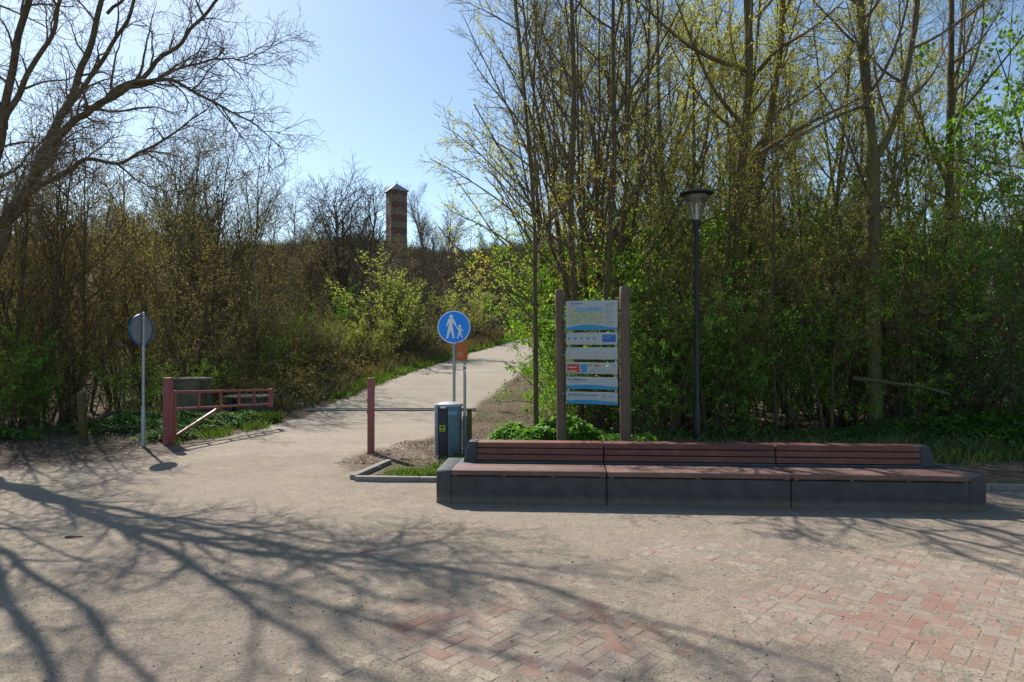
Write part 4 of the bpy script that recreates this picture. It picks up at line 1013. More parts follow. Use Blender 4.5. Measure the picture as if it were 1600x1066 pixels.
# ------------------------------------------------------------------ named trees at the right
# slim tree beside the path, with long budding boughs to the left
T = Tree(91, dict(P_THIN, len=[9, 2.6, .8, .34], k=[0, 8, 6, 0], up=[0, .25, .3, .2], ang=[55, 42, 45, 40]))
def guided(T, pts, r0, r1, n=26, kids=True, k=14, l=0, lenf=1.0, t0=.25, side=None, ang=50):
    p = spline(pts, n); rad = r0 + (r1 - r0) * np.linspace(0, 1, n) ** .9; T.lv[l].append((p, rad))
    ds = np.diff(p, axis=0); ds = ds / np.linalg.norm(ds, axis=1, keepdims=True); rg = T.rng
    for q in range(k):
        t = t0 + (1 - t0) * (q + rg.rand()) / k; i = min(int(t * (n - 1)), n - 2); d = ds[i]; pr = perp(rg, d)
        if side is not None and rg.rand() < .6: pr = side / np.linalg.norm(side)
        a_ = R(ang) * rg.uniform(.7, 1.2); nd = d * math.cos(a_) + pr * math.sin(a_)
        Lc = T.P['len'][l + 1] * rg.uniform(.5, 1.25) * lenf * (1.1 - .5 * t); rc = min(T.P['r'][l + 1] * 1.1, rad[i] * .7)
        T.limb(p[i], nd, Lc, rc, T.P['rmin'], l + 1)
ZB = V3(*at(838, 13.0), 0); ZB[2] = tz(ZB[0], ZB[1]) - .1
guided(T, [ZB, W3(837, 560, 13), W3(836, 450, 13), W3(836, 330, 13), W3(828, 250, 13), W3(820, 150, 13), W3(812, 60, 13), W3(800, -60, 13)], .058, .02, 30, k=16, t0=.3)
for pts in ([W3(836, 330, 13), W3(800, 290, 12.8), W3(750, 240, 12.6), W3(712, 205, 12.5), W3(690, 195, 12.4)],
            [W3(836, 360, 13), W3(790, 320, 13.1), W3(740, 285, 13.3), W3(700, 262, 13.4), W3(672, 248, 13.5)],
            [W3(836, 420, 13), W3(800, 380, 12.8), W3(750, 350, 12.6), W3(715, 335, 12.5), W3(700, 328, 12.4)],
            [W3(830, 250, 13), W3(800, 180, 12.9), W3(765, 110, 12.8), W3(740, 60, 12.7), W3(722, 20, 12.6)],
            [W3(826, 210, 13), W3(790, 160, 13.1), W3(755, 120, 13.2), W3(730, 80, 13.3)],
            [W3(836, 480, 13), W3(800, 440, 12.8), W3(765, 420, 12.6), W3(735, 410, 12.4)],
            [W3(836, 400, 13), W3(870, 340, 13.2), W3(900, 290, 13.5)]):
    guided(T, pts, .022, .006, 14, k=12, l=1, lenf=.95, t0=.1, ang=45)
mts = make_meshes(T, 'path_tree', M['bark'], M['twig'], M['bud'], .042, 2.6, trunk_lv=1, clump=2, stem_leaf=2, hfun=lambda p: np.clip((6.9 - p[:, 2]) / 1.2, .06, 1))
new_tree('budding_tree', mts, (0, 0, 0), 'slim dark tree at the right edge of the path with budding boughs reaching left', 'tree', 'budding trees behind the bench')

# twin trunk tree right of the lamp
G_T = 'budding trees behind the bench'
T = Tree(92, dict(P_FORK, k=[0, 9, 6, 0]))
d = 16.0; ZB = V3(*at(1158, d), 0); ZB[2] = tz(ZB[0], ZB[1]) - .2
guided(T, [ZB, W3(1157, 560, d), W3(1155, 450, d), W3(1150, 340, d), W3(1160, 250, d), W3(1172, 120, d), W3(1170, 0, d), W3(1160, -200, d + .3)], .165, .07, 30, k=15, t0=.4)
guided(T, [ZB + V3(.05, .1, 0), W3(1165, 520, d + .2), W3(1176, 400, d + .3), W3(1182, 300, d + .4), W3(1200, 200, d + .5), W3(1222, 80, d + .6), W3(1224, 0, d + .6), W3(1240, -200, d + 1)], .135, .05, 30, k=14, t0=.35)
for pts in ([W3(1172, 110, d), W3(1110, 90, d - .8), W3(1060, 60, d - 1.6), W3(1010, 10, d - 2.3), W3(960, -30, d - 3)],
            [W3(1178, 120, d), W3(1215, 75, d - .8), W3(1270, 45, d - 1.5), W3(1320, 0, d - 2)],
            [W3(1186, 240, d), W3(1250, 200, d - 1), W3(1310, 170, d - 1.6), W3(1350, 150, d - 2)],
            [W3(1165, 200, d), W3(1115, 140, d - .6), W3(1080, 60, d - 1), W3(1050, -20, d - 1.4)]):
    guided(T, pts, .06, .014, 18, k=10, l=1, lenf=1.2, t0=.1, ang=45)
mts = make_meshes(T, 'twin_tree', M['bark_mossy'], M['twig'], M['bud'], .048, 4.2, trunk_lv=1, clump=2)
new_tree('budding_tree', mts, (0, 0, 0), 'tall tree with twin trunks rising just right of the street lamp', 'tree', G_T)

# forked trunk tree
T = Tree(93, dict(P_FORK, k=[0, 9, 6, 0]))
d = 15.0; ZB = V3(*at(1368, d), 0); ZB[2] = tz(ZB[0], ZB[1]) - .2
guided(T, [ZB, W3(1365, 560, d), W3(1366, 450, d), W3(1364, 350, d), W3(1366, 240, d)], .175, .135, 16, k=3, t0=.5)
guided(T, [W3(1366, 245, d), W3(1360, 190, d), W3(1354, 110, d), W3(1350, 40, d), W3(1345, 0, d), W3(1330, -150, d), W3(1310, -300, d)], .115, .05, 24, k=15, t0=.15)
guided(T, [W3(1368, 250, d), W3(1392, 210, d), W3(1408, 160, d + .1), W3(1420, 100, d + .2), W3(1432, 40, d + .3), W3(1436, 0, d + .3), W3(1445, -160, d + .5)], .09, .04, 24, k=14, t0=.15)
for pts in ([W3(1366, 330, d), W3(1330, 230, d + .5), W3(1310, 180, d + .8), W3(1270, 120, d + 1)],
            [W3(1366, 160, d), W3(1320, 175, d - .6), W3(1260, 205, d - 1), W3(1215, 230, d - 1.3), W3(1180, 255, d - 1.6)],
            [W3(1372, 330, d), W3(1405, 300, d), W3(1410, 250, d)]):
    guided(T, pts, .045, .012, 16, k=8, l=1, lenf=1.0, t0=.1, ang=45)
mts = make_meshes(T, 'fork_tree', M['bark_mossy'], M['twig_grey'], M['bud'], .034, .8, trunk_lv=1)
new_tree('forked_tree', mts, (0, 0, 0), 'stout tree whose bare trunk forks in a wide Y above the bench', 'tree', G_T)

# reddish twiggy tree further right
T = Tree(94, dict(P_FORK, k=[0, 10, 7, 0]))
d = 17.0; ZB = V3(*at(1488, d), 0); ZB[2] = tz(ZB[0], ZB[1]) - .2
guided(T, [ZB, W3(1486, 480, d), W3(1484, 330, d), W3(1486, 200, d), W3(1488, 100, d), W3(1490, -50, d), W3(1480, -200, d)], .15, .04, 30, k=18, t0=.35)
for pts in ([W3(1484, 290, d), W3(1460, 240, d), W3(1430, 160, d), W3(1418, 130, d)], [W3(1486, 150, d), W3(1520, 110, d), W3(1538, 50, d), W3(1540, 0, d)],
            [W3(1486, 200, d), W3(1500, 100, d + .5), W3(1507, 10, d + .8), W3(1510, -100, d + 1)]):
    guided(T, pts, .065, .016, 18, k=11, l=1, lenf=1.0, t0=.1, ang=42)
mts = make_meshes(T, 'red_tree', M['bark'], M['twig'], M['olive'], .03, .9, trunk_lv=1)
new_tree('bare_tree', mts, (0, 0, 0), 'slender brown tree with dense fine twigs near the right edge of the picture', 'tree', G_T)

# multi stem cluster behind the information board
rg = random.Random(12)
place('cluster0', 'multi_stem_tree', MS['cluster0'], *at(915, 14.8), 'clump of upright dark stems rising behind the information board', 'tree', G_T, .5, .98)
place('cluster1', 'multi_stem_tree', MS['cluster1'], *at(952, 16.5), 'clump of grey stems between information board and street lamp', 'tree', G_T, 2.1, 1.05)
place('cluster0', 'multi_stem_tree', MS['cluster0'], *at(888, 18.5), 'looser clump of bare stems behind the slim path tree', 'tree', G_T, 3.3, .95)
# further trees of the wood: (px, depth, kind, scale)
def wood_label(px, kindtxt):
    zones = [(900, 'left of the information board'), (1000, 'behind the information board'), (1085, 'between board and street lamp'), (1150, 'right behind the street lamp'),
             (1260, 'right of the twin-trunk tree'), (1350, 'left of the forked tree'), (1450, 'right of the forked tree'), (1540, 'beside the reddish twiggy tree'), (9999, 'at the right edge of the wood')]
    for lim, z in zones:
        if px < lim: return kindtxt + ' ' + z
W_ = [(895, 21, 'tall1', .95), (985, 18, 'tall0', 1.0), (1035, 20, 'tall1', 1.0), (1078, 19, 'tall0', 1.05), (1108, 24, 'tall2', 1.0),
      (1215, 20, 'tall1', .95), (1262, 23, 'tall0', 1.0), (1290, 18, 'tall0', .9), (1325, 25, 'tall1', 1.0), (1425, 23, 'tall1', .95), (1535, 23, 'tall0', .8), (1610, 26, 'tall1', .7), (940, 28, 'tall2', 1.0), (1180, 30, 'tall1', 1.05), (1650, 21, 'scrub1', .9), (1010, 23, 'tall2', 1.0), (1130, 21, 'tall1', 1.0), (1375, 21, 'tall0', .95), (1240, 27, 'tall2', 1.1), (1475, 27, 'tall1', 1.0), (1065, 27, 'tall1', 1.0)]
for (px, d, k_, s) in W_:
    x, y = at(px, d); rz_ = rg.uniform(0, 6.28)
    place(k_, 'budding_tree', MS[k_], x, y, wood_label(px, 'tall slender budding tree'), 'tree', 'tall budding trees of the wood', rz_, s)
for (px, d, k_, s) in [(868, 15.2, 'thin0', .7), (1003, 14.5, 'thin1', .85), (1062, 15.4, 'thin0', 1.0), (1110, 14.8, 'thin1', .9), (1215, 15, 'thin0', .95), (1238, 16, 'thin1', .8), (1295, 14.5, 'thin1', .7), (1330, 16.5, 'thin0', .9),
                       (1415, 15, 'thin1', .8), (1450, 16.5, 'thin0', .85), (1545, 16, 'thin1', .7), (898, 17.5, 'thin1', .9), (1030, 19, 'thin0', 1.1), (1270, 19, 'thin1', 1.0), (1140, 20, 'thin0', 1.0)]:
    x, y = at(px, d)
    place(k_, 'sapling', MS[k_], x, y, wood_label(px, 'thin young tree with yellow-green buds'), 'young tree', 'saplings in the wood', rg.uniform(0, 6.28), s)
# leafy hawthorn understorey
hw_ = []
for (px, d, s) in [(915, 16.8, 1.15), (948, 16.2, 1.15), (893, 14.6, .55), (935, 14.2, .72), (985, 14.6, .78), (1035, 14.2, .72), (1075, 15.6, .85), (1120, 15, .7), (1205, 15.6, .75), (1262, 15.0, .72), (1320, 16.2, .75),
                   (1400, 15.2, .72), (1455, 15.4, .8), (1510, 15.2, .95), (1560, 14.8, 1.05), (1612, 14.8, 1.15), (1575, 17.5, 2.0), (1500, 19, 1.6), (1650, 18, 2.1), (905, 20, 1.0), (915, 18.5, 1.15), (965, 20, 1.25), (1015, 19, 1.3), (1050, 17.5, 1.25), (1150, 18.5, 1.3), (1285, 18.5, 1.25), (1420, 18, 1.3), (1350, 20, 1.5),
                   (1110, 20, 1.4), (1235, 20, 1.35), (1440, 20, 1.1), (1500, 20, 1.3), (915, 25, 1.0), (1010, 26, 1.0), (1160, 26, 1.0), (1390, 27, 1.0)]:
    hw_.append((px, d, s))
for i, (px, d, s) in enumerate(hw_):
    x, y = at(px, d); dk = (px > 1130 and rg.random() < .4) ; k_ = ('dark%d' % rg.randrange(2)) if dk else ('haw%d' % rg.randrange(3))
    place(k_, 'leafy_shrub', MS[k_], x, y, wood_label(px, 'dark green leafy shrub' if dk else 'bright fresh-green leafy shrub'), 'shrub', 'leafy shrubs under the trees', rg.uniform(0, 6.28), (s, s, s * rg.uniform(.95, 1.2)))
# bare tangle low in the wood
for i in range(14):
    px = rg.uniform(880, 1660); d = rg.uniform(13.6, 22); x, y = at(px, d); k_ = 'scrub%d' % rg.randrange(3)
    place(k_, 'thicket_shrub', MS[k_], x, y, wood_label(px, 'twiggy shrub with few leaves'), 'shrub', 'twiggy shrubs in the wood', rg.uniform(0, 6.28), rg.uniform(.4, .7))

# ------------------------------------------------------------------ left side scrub
def left_label(px, t):
    for lim, z in [(60, 'at the far left edge'), (150, 'left of the round sign back'), (240, 'behind the round sign back'), (330, 'behind the concrete ring'), (430, 'behind the open gate'), (540, 'left of the lone bare tree'), (9999, 'by the left edge of the path')]:
        if px < lim: return t + ' ' + z
LS = [(-60, 18, 1.0), (18, 19, .9), (68, 17.5, .9), (130, 20, .95), (185, 21, .85), (238, 21, .85), (285, 24, .95), (318, 19.5, .72), (362, 27, 1.0), (425, 28, .75),
      (60, 28, 1.1), (210, 30, 1.1), (320, 34, 1.1), (-100, 24, 1.2), (470, 40, .8)]
for (px, d, s) in LS:
    x, y = at(px, d); k_ = 'scrub%d' % rg.randrange(3)
    place(k_, 'bare_shrub_tree', MS[k_], x, y, left_label(px, 'brown twiggy multi-stem tree'), 'tree', 'twiggy trees left of the path', rg.uniform(0, 6.28), (s, s, s * rg.uniform(1.0, 1.18)))
for (px, d, s) in [(-30, 16.2, .85), (28, 16.6, .75), (80, 16.6, .6), (130, 17.6, .6), (185, 18, .6), (250, 20, .6), (345, 21.5, .6), (385, 22.5, .65), (430, 25.5, .8), (470, 27, .7), (505, 32, .8), (440, 33, .9),
                   (50, 21, .9), (200, 24, .9), (300, 27, 1.0)]:
    x, y = at(px, d); k_ = rg.choice(['left0', 'left1', 'left0', 'dark1', 'left1'])
    place(k_, 'leafy_shrub', MS[k_], x, y, left_label(px, 'low leafy shrub'), 'shrub', 'leafy shrubs left of the path', rg.uniform(0, 6.28), (s, s, s * .9))
for (px, d, s, k_) in [(2, 15.6, .62, 'haw0'), (38, 16.0, .5, 'haw1'), (462, 29.5, .62, 'haw2'), (540, 38, .9, 'haw0'), (437, 25, .45, 'haw1'), (215, 17.2, .42, 'haw2'), (320, 19, .4, 'haw0')]:
    x, y = at(px, d); place(k_, 'leafy_shrub', MS[k_], x, y, left_label(px, 'small bright green shrub'), 'shrub', 'leafy shrubs left of the path', rg.uniform(0, 6.28), s)
# dead tangle close to the ground
for i in range(16):
    px = rg.uniform(-60, 500); d = np.interp(px, [-60, 500], [15.5, 27]) + rg.uniform(0, 4); x, y = at(px, d); k_ = 'scrub%d' % rg.randrange(3)
    place(k_, 'thicket_shrub', MS[k_], x, y, left_label(px, 'low tangle of bare twigs'), 'shrub', 'low twig tangles left of the path', rg.uniform(0, 6.28), rg.uniform(.28, .45))
# bright birch-like stem
T = stems_tree(77, dict(P_THIN, k=[9, 6, 5, 0]), 1, 8, .08, .05)
mts = make_meshes(T, 'birch', M['bark_pale'], M['twig'], M['olive'], .04, 1.0, trunk_lv=1)
x, y = at(403, 26.5); new_tree('birch_tree', mts, (x, y, tz(x, y)), 'single pale grey trunk among the brown scrub behind the gate', 'tree', None)
# lone bare tree in front of the tower, and the willows
x, y = at(540, 43); place('lone', 'bare_tree', MS['lone'], x, y, 'tall spreading bare tree just left of the striped tower', 'tree', 'bare trees on the dune', .4, (1.12, 1.12, .95))
for (px, d, s, t_, k_) in [(662, 95, .8, 'bare tree right of the striped tower', 'bigfar0'), (700, 100, .7, 'bare tree well right of the striped tower', 'bigfar1'), (455, 60, .7, 'bare tree far back between skyline gap and gate', 'bigfar1'), (40, 16.9, .74, 'dark twiggy tree with thick leaning stems at far left behind the squat post', 'mid'), (105, 17.6, .68, 'dark leaning tree just left of the round sign back', 'mid'), (300, 27, .92, 'tall budding tree rising over the concrete ring', 'mid'), (352, 29, 1.0, 'tall twiggy tree right above the swing gate', 'mid'), (398, 33, .80, 'bare tree directly left of the lone spreading tree', 'mid'), (245, 30, 1.0, 'tall twiggy tree above the round sign back', 'mid')]:
    x, y = at(px, d); place(k_, 'bare_tree', MS[k_], x, y, t_, 'tree', 'bare trees on the dune', rg.uniform(0, 6), s)
G_W = 'willow bushes left of the path'
for i, (px, d, s, t_) in enumerate([(642, 36, 1.3, 'largest light-green willow bush left of the path behind the blue sign'), (570, 31, .62, 'small yellow-green willow bush low at the path edge'), (545, 29, .5, 'lowest yellow-green willow bush near the gate'),
                                    (738, 50, 1.0, 'grey-green willow bush near the path crest behind the sign')]):
    x, y = at(px, d); k_ = 'wil%d' % (i % 2); place(k_, 'willow_bush', MS[k_], x, y, t_, 'bush', G_W, rg.uniform(0, 6), (s * 1.1, s * 1.1, s * .82))

# ------------------------------------------------------------------ dune scrub beyond
def on_path(x, y, m=3.6): return abs(x - float(path_x(min(y, 75)))) < m and y < 76
cnt = 0
rg2 = random.Random(21)
while cnt < 120:
    d = rg2.uniform(36, 112); px = rg2.uniform(-80, 1680); x, y = at(px, d)
    if on_path(x, y, 5.5): continue
    if abs(px - 619) < 30 and d > 88: continue
    if 620 < px < 870 and d < 58: continue
    k_ = 'far%d' % rg2.randrange(3); s = rg2.uniform(.55, .95) * (1.0 if px < 900 else 1.15)
    zone = 'left part of the dune' if px < 470 else ('slope below the striped tower' if px < 700 else ('slope above the path crest' if px < 860 else 'dune behind the budding wood'))
    place(k_, 'dune_shrub', MS[k_], x, y, 'grey-brown bare shrub on the ' + zone, 'shrub', 'bare shrubs on the ' + zone, rg2.uniform(0, 6.28), s); cnt += 1
# the mass of low scrub between them
rgn = np.random.RandomState(8); polys = []; lf = []
Ns = 4200
for i in range(Ns):
    d = rgn.uniform(26, 122); px = rgn.uniform(-150, 1750) if i % 2 else rgn.uniform(380, 900); x, y = at(px, d)
    if px > 900 and d < 60 and rgn.rand() < .75: continue
    if on_path(x, y, 4.6): continue
    z = tz(x, y); hgt = rgn.uniform(1.0, 2.4)
    for q in range(14):
        a_ = rgn.uniform(0, 6.28); dr = V3(math.cos(a_) * .6, math.sin(a_) * .6, 1) + rgn.randn(3) * .15; dr /= np.linalg.norm(dr)
        p0 = V3(x, y, z) + V3(rgn.randn() * .5, rgn.randn() * .5, 0); pts, _ = polyline(rgn, p0, dr, hgt * rgn.uniform(.5, 1.1), 4, .15, .1)
        polys.append((pts, np.linspace(.022, .008, 5) * (.6 + d / 110)))
        if rgn.rand() < .35: lf.append(pts[2:])
v1, q1 = tubes(polys, 3); lp_ = np.vstack(lf)
a1, b1_, r1 = leaf_quads(rgn, np.repeat(lp_, 3, 0), .12, .35, spread=.15)
v, q, m, r = join([(v1, q1, 0, None), (a1, b1_, 1, r1)])
tag(link('low_scrub', mesh_np('low_scrub', v, q, [M['twig_grey'], M['brownleaf']], m, r)), 'low brown scrub covering the dune slopes', 'scrub', kind='stuff')

# ------------------------------------------------------------------ ground plants, grass, litter
def blades(name, regions, mat, seed, label, cat):
    rn = np.random.RandomState(seed); Vs = []; rr = []
    for (x0, y0, x1, y1, wdt, n, h) in regions:
        t_ = rn.rand(n); w_ = (rn.rand(n) + rn.rand(n) - 1) * wdt
        dx, dy = x1 - x0, y1 - y0; L = math.hypot(dx, dy) + 1e-6
        X = x0 + dx * t_ - dy / L * w_; Y = y0 + dy * t_ + dx / L * w_
        k = vnoise(X, Y, 2.2, seed + 1) > .38; X, Y = X[k], Y[k]; n = len(X)
        Z = terrain(X, Y) - .01; hh_ = h * rn.uniform(.4, 1.2, n); a_ = rn.uniform(0, 6.28, n); b_ = .006 + .004 * rn.rand(n)
        if Y.mean() > 20: b_ = b_ * 2.2
        lx_, ly_ = rn.randn(n) * hh_ * .35, rn.randn(n) * hh_ * .35
        cx_, cy_ = np.cos(a_) * b_, np.sin(a_) * b_
        Vs.append(np.stack([np.stack([X - cx_, Y - cy_, Z], -1), np.stack([X + cx_, Y + cy_, Z], -1), np.stack([X + cx_ * .6 + lx_ * .5, Y + cy_ * .6 + ly_ * .5, Z + hh_ * .6], -1), np.stack([X + lx_, Y + ly_, Z + hh_], -1)], 1).reshape(-1, 3))
        rr.append(np.repeat(rn.rand(n), 4))
    V = np.vstack(Vs); o = link(name, mesh_np(name, V, np.arange(len(V)).reshape(-1, 4), [mat], rnd=np.concatenate(rr)))
    tag(o, label, cat, kind='stuff')
def edge_l(y, off=0): return float(path_x(y)) - 2.5 - off
regs = []
yy = 22.0
while yy < 62:
    regs.append((edge_l(yy, .55), yy, edge_l(yy + 3, .55), yy + 3, .9, int(2600), .14 + .003 * yy)); yy += 3
regs += [(-1.75, 10.35, -.9, 10.35, .28, 1800, .09), (-1.2, 10.9, -.2, 10.8, .5, 3000, .14), (-1.0, 11.6, .6, 11.6, .5, 1800, .14), (-1.95, 10.45, -1.4, 10.3, .25, 500, .06),
         (1.0, 10.7, 5, 11.6, .7, 5000, .18), (5, 11.6, 10.5, 12.6, 1.2, 9000, .22), (6, 12.6, 13, 13.2, 1.5, 6000, .3), (-6.9, 13.7, -6.2, 16.8, .5, 2200, .18), (-6.7, 17.0, -6.0, 18.0, .3, 900, .3), (-7.2, 20.8, -5.6, 21.5, .4, 700, .12)]
regs = [(a0, b0, a1, b1, w0, int(n0 * .7) if b0 < 20 and a0 > 4 else n0, h0) for (a0, b0, a1, b1, w0, n0, h0) in regs]
blades('grass', regs, M['grass'], 31, 'fresh green grass along path edge and kerb bed', 'grass')
regs = [(edge_l(y, 1.6), y, edge_l(y + 3, 1.6), y + 3, 1.4, 2200, .35 + .004 * y) for y in np.arange(20, 60, 3.0)] + [(1.2, 12.5, 9, 13.5, 1.3, 4000, .3)]
blades('dry_grass', regs, M['drygrass'], 37, 'dry brown grass tufts beside the path', 'grass')

def herb_patch(name, spots, mat, seed, label, size=.07):
    rn = np.random.RandomState(seed); pts = []
    for (x, y, rx, ry, h, n) in spots:
        u = rn.randn(n, 2) * .5; X = x + u[:, 0] * rx; Y = y + u[:, 1] * ry; fall = np.clip(1 - (u ** 2).sum(1) * .45, .1, 1)
        hh_ = h * fall * (.55 + .6 * vnoise(X, Y, 3.2, seed)) * rn.uniform(.25, 1, n) ** .5
        pts.append(np.stack([X, Y, terrain(X, Y) + hh_], -1))
    P0 = np.vstack(pts); n = len(P0); a_ = rn.randn(n, 3) * V3(1, 1, .35); a_ /= np.linalg.norm(a_, axis=1, keepdims=True)
    b_ = np.cross(a_, V3(0, 0, 1) + rn.randn(n, 3) * .35); b_ /= np.linalg.norm(b_, axis=1, keepdims=True)
    s = size * rn.uniform(.6, 1.3, n)[:, None]
    V = np.stack([P0, P0 + a_ * s * .45 + b_ * s * .34, P0 + a_ * s - V3(0, 0, 1) * s * .15, P0 + a_ * s * .45 - b_ * s * .34], 1).reshape(-1, 3)
    o = link(name, mesh_np(name, V, np.arange(4 * n).reshape(n, 4), [mat], rnd=np.repeat(rn.rand(n), 4))); tag(o, label, 'ground plants', kind='stuff')
herb_patch('nettles', [(.25, 12.6, .62, .6, .66, 12000), (.95, 12.8, .8, .6, .66, 9000), (.1, 12.2, .3, .3, .2, 800), (1.9, 12.6, 1.0, .6, .35, 4000)], M['nettle'], 41, 'bright green nettles below the information board', .075)
herb_patch('ground_cover', [(-8.9, 16.0, 1.6, .9, .38, 7000), (-7.6, 16.2, .7, 1.1, .45, 6500), (-7.0, 17.3, .7, .8, .4, 4500), (-10.9, 14.2, .9, .6, .3, 3000), (-7.3, 14.6, .5, .6, .3, 2500),
                            (3.2, 13.6, 2.0, .8, .3, 2600), (6.5, 13.8, 2.4, 1.0, .35, 4500), (9.8, 13.8, 2.5, 1.2, .7, 12000), (12, 14.5, 2, 1.2, .8, 6000)], M['deep'], 43, 'dark green leafy herbs covering the wood floor', .07)
# brambles as a mass at the left bank
herb_patch('bramble', [(at(px, d)[0], d, 2.2, 2.0, h, 4200) for (px, d, h) in [(420, 24, 1.0), (470, 26, 1.1), (510, 29, 1.2), (440, 29, 1.5), (560, 33, 1.1), (380, 22, .8), (600, 38, 1.0), (670, 45, 1.2), (720, 52, 1.0)]], M['olive'], 47, 'tangled olive bramble thicket on the left bank', .10)

# leaf litter on the verges
def scatter_litter(name, regs, mat, seed, label, cat, size=.035, flat=.12):
    rn = np.random.RandomState(seed); P_ = []
    for (poly, n) in regs:
        poly = np.array(poly); t_ = rn.rand(n, 2); q = poly
        X = (q[0, 0] * (1 - t_[:, 0]) + q[1, 0] * t_[:, 0]) * (1 - t_[:, 1]) + (q[3, 0] * (1 - t_[:, 0]) + q[2, 0] * t_[:, 0]) * t_[:, 1]
        Y = (q[0, 1] * (1 - t_[:, 0]) + q[1, 1] * t_[:, 0]) * (1 - t_[:, 1]) + (q[3, 1] * (1 - t_[:, 0]) + q[2, 1] * t_[:, 0]) * t_[:, 1]
        k = rn.rand(n) < np.clip((vnoise(X, Y, 1.6, seed) - .2) * 2, .1, 1); X, Y = X[k], Y[k]
        z = terrain(X, Y) + .022 + rn.rand(len(X)) * .012
        z = np.where(Y < plaza_edge(X), np.maximum(sand_z(X, Y), .004) + .006, z + .018 * inside_paved(X, Y)); P_.append(np.stack([X, Y, z], -1))
    P0 = np.vstack(P_); n = len(P0)
    a_ = rn.randn(n, 3) * V3(1, 1, flat); a_ /= np.linalg.norm(a_, axis=1, keepdims=True); b_ = np.cross(a_, V3(0, 0, 1) + rn.randn(n, 3) * flat * 1.5); b_ /= np.linalg.norm(b_, axis=1, keepdims=True)
    s = size * rn.uniform(.4, 1.4, n)[:, None]
    V = np.stack([P0 - a_ * s * .5, P0 + b_ * s * .35, P0 + a_ * s * .5, P0 - b_ * s * .35], 1).reshape(-1, 3); V[:, 2] += rn.rand(4 * n) * .008
    o = link(name, mesh_np(name, V, np.arange(4 * n).reshape(n, 4), [mat], rnd=np.repeat(rn.rand(n), 4))); tag(o, label, cat, kind='stuff')
scatter_litter('leaf_litter', [([(-2.0, 11.2), (.6, 11.3), (1.0, 20), (-1.1, 20)], 12000), ([(-3.0, 11.5), (-1.2, 11.2), (-.9, 15), (-2.2, 14)], 4500), ([(-1.2, 20), (1.2, 20), (2.6, 27), (.2, 27)], 5000),
    ([(1, 11.6), (10, 11.2), (12, 16), (1, 17)], 14000), ([(-12, 11.2), (-7.2, 12.8), (-6.6, 19), (-13, 17)], 12000), ([(-6.9, 18.8), (-6.2, 18.8), (-5.5, 25), (-8.5, 25)], 3000), ([(-2.2, 10.2), (0, 10.1), (0, 11.5), (-1.9, 11.5)], 700),
    ([(6, 9.8), (10.5, 9.5), (11, 11.5), (6, 11.8)], 1500)], M['litter'], 51, 'brown dead leaves strewn over the verges', 'leaf litter', .042)
scatter_litter('sand_debris', [([(-4.5, 3.6), (4.5, 3.6), (8, 9.2), (-9, 9.2)], 520), ([(-3, 9.5), (-2.2, 9.5), (-2, 13), (-5, 13)], 200)], M['litter'], 53, 'small bits of bark and seed husk on the sand', 'debris', .022)
# pebbles
rn = np.random.RandomState(61); n = 6000; Yp = 3.7 + rn.rand(n) ** 1.3 * 5.6; Xp = (rn.rand(n) - .5) * 1.7 * Yp; t = []
ico = [(1, 0, 0), (0, 1, 0), (-1, 0, 0), (0, -1, 0)]; Vp = []; 
for lift, rad_ in ((-.3, .8), (.25, 1.0), (.8, .45)):
    for cx_, cy_, _ in ico: Vp.append((cx_ * rad_, cy_ * rad_, lift))
Vp = np.array(Vp); qp = [[8, 9, 10, 11]] + [[l0 + i, l0 + (i + 1) % 4, l0 + 4 + (i + 1) % 4, l0 + 4 + i] for l0 in (0, 4) for i in range(4)]
sc = .0028 + .007 * rn.rand(n) ** 7
V = (Vp[None] * (1 + .3 * rn.randn(n, 12, 1)) * sc[:, None, None] * V3(1, .8, .6)) + np.stack([Xp, Yp, np.maximum(sand_z(Xp, Yp), .003)], -1)[:, None]
Q = (np.arange(n) * 12)[:, None, None] + np.array(qp)[None]
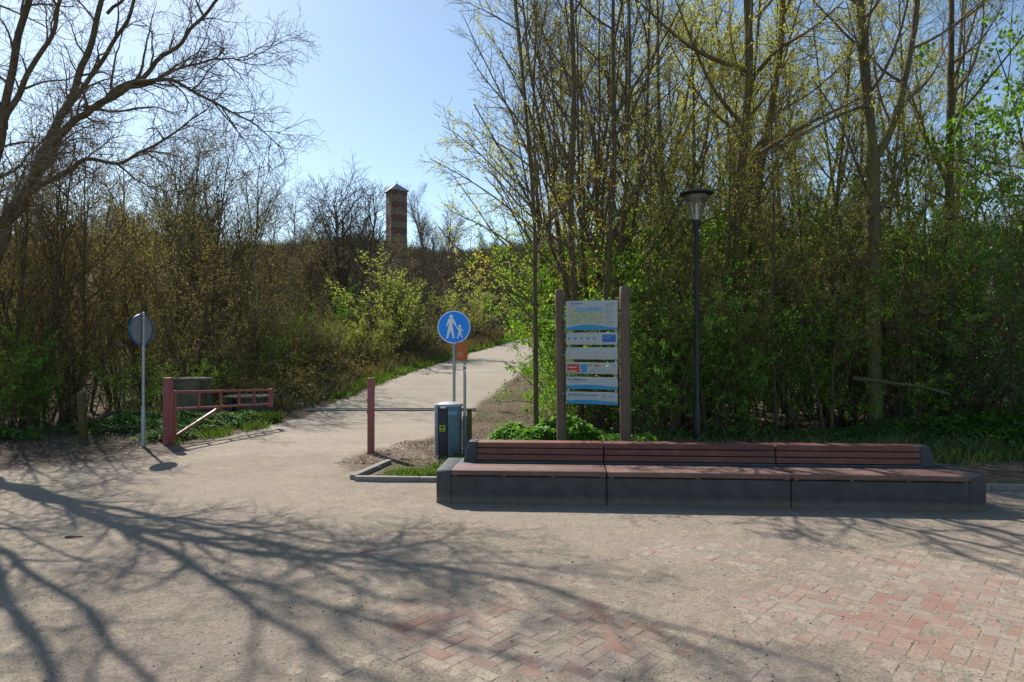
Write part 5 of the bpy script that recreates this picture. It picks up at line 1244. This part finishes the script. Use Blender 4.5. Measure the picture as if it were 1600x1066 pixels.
tag(link('pebbles', mesh_np('pebbles', V.reshape(-1, 3), Q.reshape(-1, 4), [M['grit']], rnd=np.repeat(rn.rand(n), 12), smooth=True)), 'dark grit and pebbles on the sandy paving', 'pebbles', kind='stuff')

# ------------------------------------------------------------------ single lying things
def log(pts, r0, r1, name, label, mat='bark', n=12):
    T_ = Tree(3, P_THIN); p = spline(pts, n); p += np.random.RandomState(3).randn(n, 3) * r0 * .15
    v, q = tubes([(p, np.linspace(r0, r1, n))], 9)
    mb_ = mesh_np(name, v, q, [M[mat]], smooth=True); o = link(name, mb_); tag(o, label, 'log' if r0 > .02 else 'twig'); return o
log([W3(1332, 591, 13.9), W3(1380, 597, 13.6), W3(1440, 604, 13.3), W3(1485, 616, 13.1)], .045, .03, 'fallen_log', 'long thin fallen trunk lying slantwise in the shrubs below the forked tree')
log([W3(112, 668, 15.2), W3(150, 655, 15.8), W3(190, 640, 16.4)], .05, .035, 'fallen_log', 'short fallen branch beside the squat wooden post at left')
x, y = -3.55, 8.05; 
log([V3(-4.62, 7.05 + .02, .018), V3(-4.54, 7.07, .026), V3(-4.45, 7.10, .02)], .011, .006, 'fallen_twig', 'small brown stick lying on the sand among the branch shadows', n=6)

# ------------------------------------------------------------------ labels: tell look-alikes of one zone apart
def px_of(o):
    l = o.matrix_world.translation if False else o.location
    return l.x / max(l.y, .1)
same = {}
for o in C.objects:
    if o.parent is None and 'label' in o.keys() and 'kind' not in o.keys(): same.setdefault(o['label'], []).append(o)
NW = ['', 'one', 'two', 'three', 'four', 'five', 'six', 'seven', 'eight', 'nine', 'ten', 'eleven', 'twelve']
OW = ['', 'leftmost', 'second from left', 'third from left', 'fourth from left', 'fifth from left', 'sixth from left', 'seventh from left', 'eighth from left', 'ninth from left', 'tenth from left', 'eleventh from left', 'twelfth from left']
for l_, lst in same.items():
    n = len(lst)
    if n < 2 or n > 12: continue
    lst.sort(key=px_of)
    for i, o in enumerate(lst):
        w_ = 'leftmost' if i == 0 else ('rightmost' if i == n - 1 else OW[i + 1])
        o['label'] = l_ + ', ' + (w_ + ' of ' + NW[n] if n > 2 else ('left' if i == 0 else 'right') + ' one of two')
